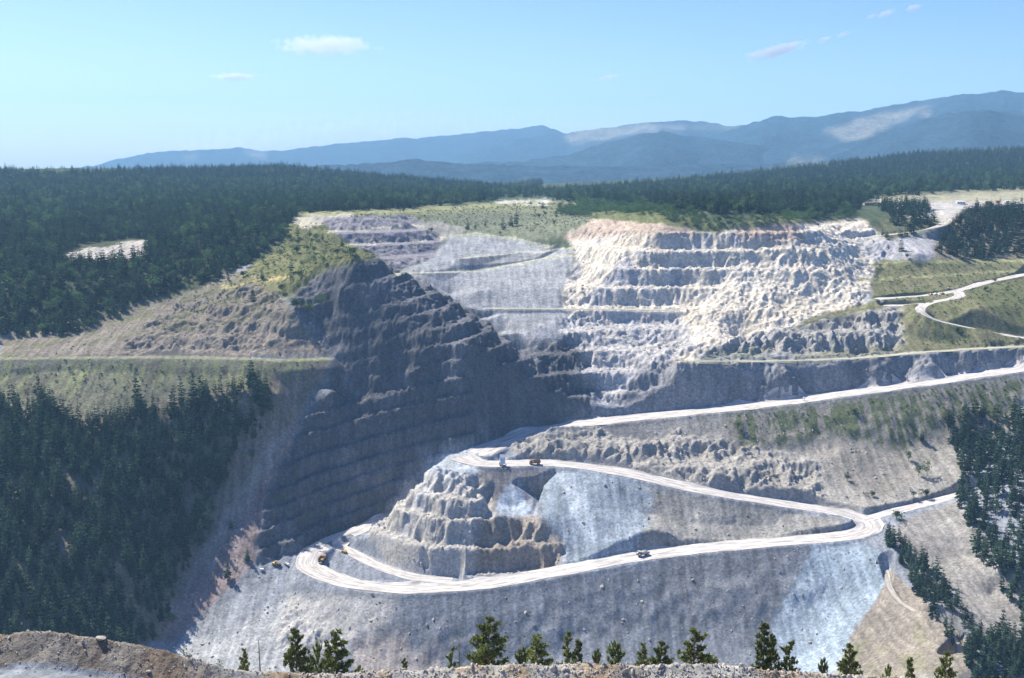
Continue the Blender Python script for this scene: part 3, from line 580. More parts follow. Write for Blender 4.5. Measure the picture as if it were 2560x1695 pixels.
fir_meshes = []
for k, (H, Rm, wh, per) in enumerate(((18, 2.5, 15, 8), (18, 2.1, 17, 7), (18, 3.0, 14, 8), (18, 2.4, 13, 7))):
    v, q = conifer_crown(H, Rm, wh, per, 100 + k, clear=(.06, .1, .04, .14)[k]); fir_meshes.append((mesh_np("fir_crown", v, q, M_fir), trunk_mesh("fir_trunk", H, .22, M_bark)))
asp_meshes = []
for k, (H, Rm) in enumerate(((7, 2.6), (8.5, 2.5), (5, 2.8))):
    v, q = bush_crown(H, Rm, 200 + k); asp_meshes.append((mesh_np("leaf_crown", v, q, M_aspen), v, q, trunk_mesh("leaf_trunk", H * .7, .13, M_bark)))
shr_meshes = []
for k, (H, Rm) in enumerate(((6, 2.4), (8, 2.5), (3.2, 2.2))):
    v, q = bush_crown(H, Rm, 300 + k); shr_meshes.append((mesh_np("shrub_crown", v, q, M_shrub), v, q, trunk_mesh("shrub_trunk", H * .6, .12, M_bark)))

def jitter_pts(r0, r1, step, polys, a0=-27.5, a1=27.5, seed=1):
    g = np.random.default_rng(seed); x0, x1 = r1 * math.sin(rad(a0)), r1 * math.sin(rad(a1))
    xx, yy = np.meshgrid(np.arange(x0, x1, step), np.arange(r0 * .8, r1, step)); xx = (xx + g.uniform(-.5, .5, xx.shape) * step).ravel(); yy = (yy + g.uniform(-.5, .5, yy.shape) * step).ravel()
    r, a = np.hypot(xx, yy), np.arctan2(xx, yy); k = (r > r0) & (r < r1) & (a > rad(a0)) & (a < rad(a1)); xx, yy = xx[k], yy[k]
    zz = ground_z(xx, yy); u, v = proj(xx, yy, zz)
    u2, v2 = u + fbm(xx, yy, 18, 2, 401) * 16, v + fbm(xx, yy, 18, 2, 402) * 10
    m = np.zeros(len(xx), bool)
    for p in polys: m |= pip(u2, v2, p)
    on = np.zeros(len(xx), bool)
    for nm, hw, ln in roads:
        d, _ = near_line(xx, yy, ln, 12); on |= d < hw + 2.2
    m &= ~on & ~pip(u, v, [(140,648),(200,612),(330,596),(390,600),(350,640),(250,662)])
    return xx[m], yy[m], zz[m], u[m], v[m]

SLOPE_W = [[(-200,1000),(20,990),(60,1050),(110,985),(150,1060),(290,1045),(340,1000),(410,1030),(460,975),(560,985),(640,945),(690,990),(660,1060),(600,1150),(545,1240),(520,1340),(440,1480),(400,1590),(340,1640),(-200,1640)]]
SLOPE_E = [[(2365,1075),(2420,1005),(2560,985),(2760,985),(2760,1720),(2590,1700),(2560,1560),(2420,1370),(2395,1250),(2400,1160)]]
RIDGE_E = [[(2210,1340),(2245,1352),(2340,1450),(2450,1590),(2570,1600),(2620,1760),(2440,1760),(2405,1640),(2290,1490)]]
PLAT_W = [[(-200,424),(150,436),(700,420),(1100,460),(1290,474),(1240,500),(1000,523),(745,530),(705,590),(650,640),(560,690),(500,712),(340,762),(200,832),(-200,860)]]
PLAT_E = [[(1340,486),(1700,455),(2000,424),(2300,388),(2560,376),(2760,372),(2760,478),(2560,474),(2400,476),(2180,495),(2150,512),(2140,540),(2000,540),(1700,530),(1560,512),(1400,502)], [(1270,472),(1350,458),(1350,492),(1280,492)]]
CLUMP_E = [[(2215,560),(2330,548),(2352,566),(2255,596),(2210,592)], [(2350,585),(2420,530),(2700,505),(2700,640),(2450,648),(2335,640)], [(2180,515),(2320,512),(2330,540),(2230,545)]]
RIM = [[(1430,505),(1560,515),(1720,532),(1830,552),(2000,540),(2140,540),(2130,548),(2000,553),(1900,560),(1790,575),(1700,562),(1640,540),(1480,528)], [(1380,535),(1440,515),(1500,530),(1440,545)]]
sets = []
def scatter(polys, r0, r1, step, h, seed, thin=1.0, a0=-27.5, a1=27.5, clump=None):
    x, y, z, u, v = jitter_pts(r0, r1, step, polys, a0, a1, seed); g = np.random.default_rng(seed + 50)
    k = g.random(len(x)) < thin
    if clump: k &= fbm(x, y, clump, 3, seed) > -.30
    x, y, z, u, v = x[k], y[k], z[k], u[k], v[k]
    H = h * np.clip(g.normal(1, .34, len(x)), .35, 1.75) * (1 + .25 * fbm(x, y, 40, 2, seed + 3)); return x, y, z, H, u, v
west = scatter(SLOPE_W, 560, 960, 4.9, 16, 1, clump=24)
east = scatter(SLOPE_E, 500, 960, 5.6, 15, 2, clump=40)
ridge = scatter(RIDGE_E, 450, 800, 4.6, 12.5, 3)
pick = []                                             # the trees that show largest become single objects
for (x, y, z, H, u, v), lab, grp, nmax in (
        (west, ("tall dark conifer in the dense stand on the slope left of the shaded pit wall", "short dark conifer in the dense stand on the slope left of the shaded pit wall"), "conifers on the slope beside the pit", 165),
        (ridge, ("taller dark conifer on the narrow spur beside the pale blue rock dump", "small dark conifer on the narrow spur beside the pale blue rock dump"), "conifers on the spur by the pale dump", 60),
        (east, ("tall dark conifer on the wooded slope right of the haul road hairpin", "short dark conifer on the wooded slope right of the haul road hairpin"), "conifers on the wooded slope by the hairpin", 62)):
    vis = (u > -15) & (u < 2575) & (v > 850) & (v < 1690) & ~((v > 1600) & (u < 420))
    score = np.where(vis, H / np.hypot(y, z), -1); o = np.argsort(-score)[:nmax]
    one = np.zeros(len(x), bool); one[o] = True
    for i in o: pick.append((x[i], y[i], z[i], H[i], lab[0] if H[i] > np.median(H[o]) else lab[1], grp))
    sets.append((x[~one], y[~one], z[~one], H[~one]))

def plant(name, part_meshes, x, y, z, sc, rz, label, cat, grp):
    t = thing(name, label, cat, (x, y, z - .15), rz, grp)
    for nm, me in part_meshes: link(nm, me, t)
    t.scale = sc; return t
def dup(root, loc, rz, sc, label, grp=None):
    r = root.copy(); COL.objects.link(r); r.location = loc; r.rotation_euler = (0, 0, rz); r.scale = sc; r["label"] = label
    if grp: r["group"] = grp
    for ch in root.children:
        c = ch.copy(); COL.objects.link(c); c.parent = r
    return r
protos = {}
def set_tree(kind, k, name, parts, cat, x, y, z, sc, label, grp):
    rz = random.uniform(0, 6.28)
    if (kind, k) not in protos: protos[(kind, k)] = plant(name, parts, x, y, z, sc, rz, label, cat, grp)
    else: dup(protos[(kind, k)], (x, y, z - .15), rz, sc, label, grp)
for i, (x, y, z, H, lab, grp) in enumerate(pick):
    k = i % 4; s_ = H / 18; wd = s_ * random.uniform(.95, 1.4)
    set_tree("fir", k, "conifer_tree", (("crown", fir_meshes[k][0]), ("trunk", fir_meshes[k][1])), "tree", x, y, z, (wd, wd, s_), lab, grp)

# shrubs and single trees standing clear (photo u, v of the foot, height in m)
def at(u, v):
    """where the sight line through a photo point meets the ground"""
    d = ray(u, v); t = np.concatenate([np.arange(90, 200, .5), np.arange(560, 1800, 1.0), np.arange(1800, 3500, 8)]); p = d[None] * t[:, None] / d[1]
    k = np.nonzero(p[:, 2] <= ground_z(p[:, 0], p[:, 1]))[0]; q = p[k[0]] if len(k) else p[-1]
    return q[0], q[1], float(ground_z(q[0], q[1]))
KN, BK, EA = "shrubs on the grassy knoll", "trees in the old upper pit", "shrubs on the slope under the haul road"
SINGLE = [
 ("s", 0, 617, 668, 9, "broad dull green shrub at the forest edge left of the grassy knoll", KN), ("a", 0, 659, 660, 9, "bright green leafy tree at the forest edge by the grassy knoll", KN), ("s", 1, 583, 672, 8, "dark green shrub at the forest edge above the tan ridge", KN),
 ("s", 2, 608, 693, 4.5, "low dark shrub on the bare crest under the forest edge", KN), ("f", 1, 571, 702, 7, "lone small conifer on the bare tan crest below the forest", KN), ("f", 0, 656, 698, 9, "dark bushy conifer below the bright green tree by the knoll", KN),
 ("f", 2, 633, 752, 9, "lone dark conifer on the yellow ridge casting a shadow", KN), ("f", 3, 728, 682, 12, "slim tall conifer on the grassy ridge above the shaded wall", KN), ("s", 0, 705, 733, 8, "round dark shrub at the ridge shelf above the tan rocks", KN),
 ("s", 1, 726, 705, 8, "dark shrub in the clump behind the ridge shelf", KN), ("s", 0, 751, 700, 8, "dark shrub high in the clump behind the ridge shelf", KN), ("s", 1, 751, 732, 9, "large dark shrub at the brink of the shaded wall", KN), ("a", 1, 767, 727, 8, "grey green shrub hanging at the brink of the shaded wall", KN),
 ("a", 2, 801, 762, 6, "pale green bush alone on the shaded pit wall", KN), ("s", 2, 740, 775, 7, "dark shrub in the hollow under the ridge shelf", KN), ("a", 2, 772, 785, 6, "pale green bush at the corner below the ridge shelf", KN),
 ("s", 1, 767, 630, 8, "dark round tree in the middle of the green knoll", KN), ("s", 0, 785, 632, 7, "smaller dark tree right of the round one on the knoll", KN), ("s", 2, 744, 633, 6, "dark spreading shrub left of the round tree on the knoll", KN), ("f", 0, 855, 616, 9, "pointed conifer at the far tip of the green knoll", KN),
 ("s", 0, 843, 640, 7, "dark shrub in the hedge along the top of the shaded wall", KN), ("s", 1, 858, 641, 7, "tall shrub in the hedge along the top of the shaded wall", KN), ("s", 2, 876, 641, 6, "last low shrub of the hedge along the top of the shaded wall", KN),
 ("a", 0, 809, 662, 7, "light green shrub at the rim below the knoll", KN), ("a", 1, 770, 668, 8, "leafy green shrub in the thicket below the knoll", KN), ("a", 0, 786, 660, 7, "grey green shrub in the thicket below the knoll", KN), ("s", 1, 751, 669, 8, "dark shrub in the thicket below the knoll", KN),
 ("f", 1, 807, 602, 8, "small conifer beside the highest dark bench", KN), ("s", 0, 774, 597, 7, "dark shrub at the start of the highest bench", KN), ("a", 2, 789, 601, 6, "green shrub at the start of the second bench", KN), ("s", 2, 713, 590, 6, "dark shrub beside the pale track behind the knoll", KN),
 ("f", 3, 744, 594, 11, "dark conifer beside the pale track behind the knoll", KN), ("s", 1, 732, 611, 8, "dark shrub on the back of the knoll", KN), ("s", 0, 746, 613, 7, "shrub on the back of the knoll next to bare gravel", KN), ("s", 1, 700, 640, 9, "big dark shrub where the knoll meets the forest", KN), ("f", 2, 690, 600, 13, "tall conifer where the knoll meets the forest", KN),
 ("f", 0, 1169, 574, 12, "left tree of the pair of conifers in the old upper pit", BK), ("f", 1, 1188, 574, 11, "right tree of the pair of conifers in the old upper pit", BK), ("f", 1, 1213, 567, 10, "thin lone conifer behind the pair in the old upper pit", BK), ("f", 2, 1258, 574, 14, "broad conifer at the foot of the old pit slope", BK),
 ("f", 0, 1278, 565, 15, "dark conifer beside the tallest tree of the old upper pit", BK), ("f", 1, 1291, 564, 20, "tallest conifer of the old upper pit", BK), ("s", 0, 1251, 588, 5, "low shrub at the back edge of the grey scree dome", BK), ("f", 3, 1327, 515, 10, "small conifer on the pale road at the back rim", BK),
 ("f", 0, 1357, 521, 10, "small conifer on the dry grass of the back rim", BK), ("s", 0, 1363, 540, 7, "dark shrub high on the old pit slope", BK), ("s", 2, 1346, 545, 5, "low shrub on the old pit slope below the rim", BK), ("f", 2, 1391, 542, 9, "dark small conifer on the slope near the pale cliff top", BK), ("s", 0, 1385, 560, 6, "shrub just above the white scree at the pale cliff", BK), ("s", 2, 1079, 580, 4, "small bush on the edge of a dark upper bench", BK),
 ("f", 1, 570, 1452, 16, "lone tall conifer on the purple scree below the forest", None), ("f", 0, 619, 1403, 10, "small conifer at the foot of the shaded wall by the road end", None), ("f", 2, 578, 1324, 7, "small dark conifer midway up the purple scree", None), ("a", 0, 628, 1150, 9, "bright green leafy tree on the pale edge of the purple scree", None), ("a", 2, 431, 1560, 7, "round green bush at the lower forest corner", None),
 ("a", 1, 2317, 1192, 13, "big bright green tree above the side road at the hairpin", EA), ("a", 0, 2296, 1190, 9, "medium bright green shrub left of the big one above the side road", EA), ("a", 0, 2271, 1153, 9, "green shrub upslope of the big bright tree", EA), ("s", 0, 2283, 1244, 6, "dark low shrub beside the side road at the hairpin", EA), ("s", 2, 2316, 1240, 5, "low dark shrub near the end of the side road", EA),
 ("s", 0, 2118, 1204, 6, "dark shrub on the rib above the hairpin", EA), ("s", 2, 2179, 1242, 4, "small dark shrub on the scree above the side road", EA), ("f", 0, 2304, 1104, 11, "lone conifer at the upper edge of the wooded slope", EA), ("f", 3, 2368, 1066, 14, "conifer at the near corner of the wooded slope", EA), ("s", 2, 2138, 1036, 4, "small dark shrub on the green slope under the haul road", EA), ("s", 1, 2006, 1046, 5, "dark shrub at the gully head under the haul road", EA), ("s", 0, 1845, 1075, 7, "dark shrub clump on the rib under the haul road", EA), ("s", 2, 2240, 1300, 6, "dark shrub on the scree right of the hairpin", EA),
 ("f", 2, 2253, 628, 13, "dark conifer on the pale slope under the far spur", None), ("s", 0, 2268, 648, 7, "dark shrub on the slope under the far spur", None), ("f", 1, 2206, 590, 9, "small conifer at the right end of the pale cliff", None), ("s", 2, 2219, 598, 5, "low shrub beside the small conifer at the pale cliff end", None), ("f", 3, 2045, 566, 6, "small conifer on the rim of the pale cliff", None),
 ("s", 0, 2487, 709, 6, "dark shrub beside the upper gravel road", None), ("s", 2, 2464, 728, 4, "small dark shrub on the grassy bank below the upper gravel road", None), ("s", 2, 2395, 833, 5, "dark shrub on the grassy slope under the curved track", None)]
mesh_of = {"s": [("shrub", m[0], m[3]) for m in shr_meshes], "a": [("leafy_shrub", m[0], m[3]) for m in asp_meshes], "f": [("small_conifer", m[0], m[1]) for m in fir_meshes]}
nat = {"s": (6, 8, 3.2), "a": (7, 8.5, 5), "f": (18,) * 4}
for kd, k, u, v, H, lab, grp in SINGLE:
    x, y, z = at(u, v); nm, crown, trunk = mesh_of[kd][k]; H = H * (1.3 if grp == KN else 1.1); s_ = H / nat[kd][k]; wd = s_ * (1.5 if kd == "f" else 1.0)
    set_tree(kd + "1", k, nm, (("crown", crown), ("trunk", trunk)), "tree" if kd == "f" else "shrub", x, y, z, (wd, wd, s_), lab, grp)

# pines just below the viewer (photo u, top v, crown width px)
PINES = [
 (610, 1622, 30, 9, "small pine right of the thin dead snag", 0), (738, 1575, 62, 14, "broad open pine with two tops beside a shorter pine", 1), (793, 1611, 42, 10, "short rounded pine between two taller pointed ones", 2), (818, 1604, 34, 11, "thin pine half hidden behind the pointed one", 3),
 (841, 1577, 66, 14, "pointed pine with a straight dark trunk", 0), (899, 1664, 26, 6, "low dark pine sapling poking over the gravel", 2), (1010, 1647, 32, 8, "dark little pine in front of the brown rock outcrop", 1), (1130, 1620, 28, 9, "thin sparse pine next to the bare snag", 3),
 (1223, 1543, 80, 16, "widest and fullest pine of the near row", 1), (1305, 1622, 44, 9, "low bushy pine leaning against a taller one", 2), (1343, 1588, 66, 12, "full pointed pine with a low bushy neighbour", 0), (1420, 1580, 36, 13, "slender pine paired with a darker shorter one", 3), (1446, 1601, 38, 11, "darker shorter pine of the slender pair", 0),
 (1492, 1625, 28, 8, "tiny pine alone between the pair and the pale round one", 2), (1540, 1610, 56, 10, "pale rounded pine with a wide base", 2), (1608, 1609, 36, 10, "narrow dark pine beside a pale one", 0), (1654, 1604, 56, 10, "pale broad pine beside a narrow dark one", 1), (1738, 1572, 62, 13, "tall pine before the dark hole in the scree", 3),
 (1911, 1558, 48, 15, "tallest pine in front of the pale blue dump", 0), (1932, 1588, 40, 12, "pine crowding the tallest one at the pale blue dump", 1), (1976, 1604, 44, 11, "open pine in the middle of the pale blue dump", 3), (2058, 1648, 30, 7, "small pine at the lower edge of the pale blue dump", 2), (2125, 1612, 52, 11, "pine where the pale dump meets the tan slope", 1),
 (2222, 1665, 28, 7, "low pine on the tan slope near the track", 2), (2276, 1646, 32, 8, "pointed small pine in front of the tan slope", 0), (2368, 1630, 46, 9, "bushy pine at the bottom of the tan slope", 1),
 (469, 1612, 28, 5, "small bush on the near gravel bank", 4), (549, 1647, 30, 4, "round bush on the near gravel bank", 4)]
pine_meshes = []
for k, (H, Rm, cl, dn) in enumerate(((13, 2.3, .08, 1.0), (13, 3.0, .10, 1.0), (9, 2.9, .05, .8), (12, 1.9, .2, .7))):
    v, q, limbs = pine_crown(H, Rm, 500 + k, cl, dn); pine_meshes.append((mesh_np("pine_crown", v, q, M_pine), trunk_mesh("pine_trunk", H, .20, M_bark, limbs), H, Rm))
for i, (u, v, wpx, Hh, lab, k) in enumerate(PINES):
    yy = 150.0 + (i * 7) % 17 if k < 4 else 127.0; top = PD(u, v, yy); gz_ = float(ground_z(top[0], top[1]))
    if k == 4:
        x, y, z = top[0], yy, gz_; s_ = max(1.6, top[2] - gz_); wd = wpx * yy / F / 2
        me, _, _, tr = shr_meshes[0]; set_tree("near_s", 0, "shrub", (("crown", me), ("trunk", tr)), "shrub", x, y, z, (wd / 2.4, wd / 2.4, s_ / 6), lab, None); continue
    H = max(4, top[2] - gz_); m = pine_meshes[k]; wd = wpx * yy / F / 2 / m[3] * 1.75
    set_tree("pine", k, "pine_tree", (("crown", m[0]), ("trunk", m[1])), "tree", top[0], yy, gz_, (wd, wd, H / m[2]), lab, "pines below the viewpoint")
def snag(u, vt, y, label, seed):
    top = PD(u, vt, y); g0 = float(ground_z(top[0], top[1])); H = top[2] - g0; g = random.Random(seed); b = MB()
    b.tube([(0, 0, -.5), (.05, 0, H * .5), (-.05, .05, H)], [.17, .12, .03], 6); o = b.build("dead_tree", M_dead); tag(o, label, "dead tree"); o.location = (top[0], y, g0)
    tw = MB()
    for _ in range(16):
        z = H * g.uniform(.3, .95); a = g.uniform(0, 6.28); l = g.uniform(.3, .9); tw.tube([(0, 0, z), (l * math.cos(a), l * math.sin(a), z + g.uniform(-.2, .3))], [.03, .012], 4)
    tw.build("branches", M_dead, o)
snag(647, 1600, 140, "thin bare dead snag between two small pines", 1); snag(1148, 1598, 150, "bare dead snag beside a thin sparse pine", 2)

# ---- masses of trees and stones: one object each, instanced on real points
def instancer(name, x, y, z, sx, sz, rots, sources, label, cat):
    me = bpy.data.meshes.new(name); n = len(x); me.vertices.add(n); me.vertices.foreach_set("co", np.stack([x, y, z], 1).astype(np.float32).ravel())
    for nm, tp, dat in (("scl", "FLOAT_VECTOR", np.stack([sx, sx, sz], 1)), ("rot", "FLOAT_VECTOR", rots)):
        me.attributes.new(nm, tp, "POINT").data.foreach_set("vector", np.asarray(dat, np.float32).ravel())
    me.attributes.new("pick", "INT", "POINT").data.foreach_set("value", np.random.default_rng(5).integers(0, len(sources), n).astype(np.int32))
    o = link(name, me); tag(o, label, cat, None, "stuff")
    ng = bpy.data.node_groups.new(name, "GeometryNodeTree"); ng.interface.new_socket("Geometry", in_out="INPUT", socket_type="NodeSocketGeometry"); ng.interface.new_socket("Geometry", in_out="OUTPUT", socket_type="NodeSocketGeometry")
    gi, go = ng.nodes.new("NodeGroupInput"), ng.nodes.new("NodeGroupOutput"); ip = ng.nodes.new("GeometryNodeInstanceOnPoints"); jn = ng.nodes.new("GeometryNodeJoinGeometry")
    for s_ in sources[::-1]:
        oi = ng.nodes.new("GeometryNodeObjectInfo"); oi.inputs["Object"].default_value = s_; oi.inputs["As Instance"].default_value = True; oi.transform_space = "ORIGINAL"; ng.links.new(oi.outputs["Geometry"], jn.inputs[0])
    def attr(nm, tp):
        a = ng.nodes.new("GeometryNodeInputNamedAttribute"); a.data_type = tp; a.inputs["Name"].default_value = nm; return [s for s in a.outputs if s.enabled][0]
    ng.links.new(gi.outputs[0], ip.inputs["Points"]); ng.links.new(jn.outputs[0], ip.inputs["Instance"]); ip.inputs["Pick Instance"].default_value = True
    ng.links.new(attr("pick", "INT"), ip.inputs["Instance Index"]); ng.links.new(attr("rot", "FLOAT_VECTOR"), ip.inputs["Rotation"]); ng.links.new(attr("scl", "FLOAT_VECTOR"), ip.inputs["Scale"])
    ng.links.new(ip.outputs[0], go.inputs[0]); md = o.modifiers.new("scatter", "NODES"); md.node_group = ng; return o
def crowns(kind): return [[c for c in protos[k].children if c.name.startswith("crown")][0] for k in sorted(protos) if k[0] == kind]
def forest(name, parts, kind, natH, label, wide=1.15, cat="forest", seed=9):
    x, y, z, H = [np.concatenate([p[i] for p in parts]) for i in range(4)]; g = np.random.default_rng(seed)
    s_ = H / natH; sx = s_ * g.uniform(.85, 1.3, len(x)) * wide
    r = np.stack([g.normal(0, .03, len(x)), g.normal(0, .03, len(x)), g.uniform(0, 6.28, len(x))], 1)
    return instancer(name, x, y, z - .2, sx, s_, r, crowns(kind), label, cat)
pw1 = scatter(PLAT_W, 900, 1500, 6.6, 13.5, 11); pw2 = scatter(PLAT_W, 1500, 3300, 9.0, 13.5, 12)
pe1 = scatter(PLAT_E, 1100, 1700, 7.0, 13.5, 13); pe2 = scatter(PLAT_E, 1700, 3700, 9.5, 13.5, 14); ce = scatter(CLUMP_E, 1050, 1500, 6.2, 12, 15, clump=60)
forest("conifer_forest", [s[:4] for s in sets], "fir", 18, "further dark conifers between the nearer trees on the slopes", 1.15)
forest("plateau_forest", [pw1[:4], pw2[:4]], "fir", 18, "dense conifer forest on the plateau behind the grassy knoll", 1.35)
forest("rim_forest", [pe1[:4], pe2[:4], ce[:4]], "fir", 18, "dense conifer forest on the plateau above the pale cliff", 1.35)
rm = scatter(RIM, 1050, 1700, 5.5, 6.5, 16, clump=40); pa = scatter(PLAT_E + PLAT_W, 1000, 2600, 15, 9.5, 17, clump=90)
forest("aspen_thicket", [rm[:4], pa[:4]], "a1", 7, "bright green leafy thickets along the top of the pale cliff", 1.1, "thicket")
LOW = [[(1815,1035),(2000,1020),(2560,942),(2560,1050),(2420,1020),(2260,1110),(2080,1070),(1960,1110),(1840,1100)], [(2200,660),(2560,660),(2560,860),(2300,860),(2200,800)], [(-100,905),(820,900),(640,990),(300,1000),(-100,1050)], [(860,540),(1160,520),(1400,508),(1500,540),(1400,590),(1250,570)], [(300,740),(640,680),(740,560),(800,560),(860,630),(700,740),(500,790)]]
lw = scatter(LOW, 760, 1700, 6.0, 1.7, 18, .75, clump=30)
forest("ground_cover", [lw[:4]], "s1", 6, "low dark scrub dotted over the grassy slopes", 1.3, "scrub")

# boulders
def rock_mesh(seed, r=1.0):
    g = random.Random(seed); bm = bmesh.new(); bmesh.ops.create_icosphere(bm, subdivisions=2, radius=r); sc = (g.uniform(.8, 1.3), g.uniform(.7, 1.1), g.uniform(.5, .85)); cuts = [Vector((g.gauss(0, 1), g.gauss(0, 1), g.gauss(0, 1))).normalized() for _ in range(7)]
    for v in bm.verts:
        for c in cuts:
            d = v.co.dot(c) - r * .72
            if d > 0: v.co -= c * d * .9
        v.co = Vector((v.co[i] * sc[i] for i in range(3))) * g.uniform(.95, 1.05)
    me = bpy.data.meshes.new("boulder"); bm.to_mesh(me); bm.free(); me.materials.append(M_stone); return me
rocks = []
for i, (u, v, s_, lab) in enumerate(((252, 1600, .52, "pale tan boulder on the crest of the near gravel bank"), (1690, 1663, .32, "rounded grey boulder on the near rubble bank"), (602, 1672, .5, "flat pale boulder at the edge of the near gravel bank"), (372, 1684, .3, "small pale boulder beside the near gravel road"))):
    x, y, z = at(u, v); o = link("boulder", rock_mesh(i)); o.location = (x, y, z + s_ * .25); o.scale = (s_, s_, s_ * .8); o.rotation_euler = (0, 0, i * 1.3); tag(o, lab, "boulder"); rocks.append(o)
g = np.random.default_rng(77)
n_ = 9000; a_ = g.uniform(rad(-27), rad(27), n_); rcx = np.interp(a_, ca, np.hypot(cp3[:, 0], cp3[:, 1])); r_ = rcx + np.clip(g.normal(-.5, 2.2, n_), -5.5, 7); x_, y_ = r_ * np.sin(a_), r_ * np.cos(a_)
s_ = np.clip(g.lognormal(-2.55, .55, n_) * np.where(a_ < -.2, .6, 1), .03, .36); e3 = g.uniform(0, 6.28, (n_, 3))
instancer("rubble", x_, y_, ground_z(x_, y_) + s_ * .2, s_, s_ * .8, e3, rocks, "loose broken stones strewn on the near gravel bank", "rubble")
TAL = [[(640,1415),(800,1480),(1400,1450),(2000,1360),(2180,1370),(2220,1420),(1950,1690),(420,1690)], [(1260,1100),(1480,1060),(2000,1016),(2380,1230),(2150,1283),(1700,1205),(1480,1158)], [(1350,1215),(1560,1182),(2100,1300),(2090,1335),(1410,1412)], [(740,1080),(640,1300),(560,1500),(420,1600),(560,1270)], [(300,800),(640,690),(830,890),(0,890)], RIGHT, CONE, [(1510,1040),(1620,920),(2560,900),(2560,925),(1900,1010)]]
tx, ty, tz, tu, tv = jitter_pts(600, 1150, 3.4, TAL, seed=19); k = g.random(len(tx)) < .34; tx, ty, tz = tx[k], ty[k], tz[k]
s_ = np.clip(g.lognormal(-1.05, .6, len(tx)), .12, 1.3)
instancer("scree_rocks", tx, ty, tz + s_ * .1, s_, s_ * .8, g.uniform(0, 6.28, (len(tx), 3)), rocks, "scattered fallen rocks on the screes and benches of the pit", "rubble")

# ------------------------------------------------------------------ machines and huts
def wheel(parent, x, y, r, wdt, rim=True):
    b = MB(); k = 18; prof = [(r * .62, -wdt / 2), (r * .93, -wdt / 2), (r, -wdt * .3), (r, wdt * .3), (r * .93, wdt / 2), (r * .62, wdt / 2)]
    V = [(math.cos(6.2832 * j / k) * pr, py, math.sin(6.2832 * j / k) * pr) for j in range(k) for pr, py in prof]; m = len(prof)
    b.add(V, [(j * m + i, j * m + i + 1, ((j + 1) % k) * m + i + 1, ((j + 1) % k) * m + i) for j in range(k) for i in range(m - 1)])
    t = b.build("wheel", M_tyre, parent); t.location = (x, y, r)
    c = MB(); c.tube([(0, -wdt * .42, 0), (0, wdt * .42, 0)], [r * .62, r * .62], 14); c.tube([(0, -wdt * .5, 0), (0, wdt * .5, 0)], [r * .25, r * .25], 10); c.build("rim", M_grey, t)
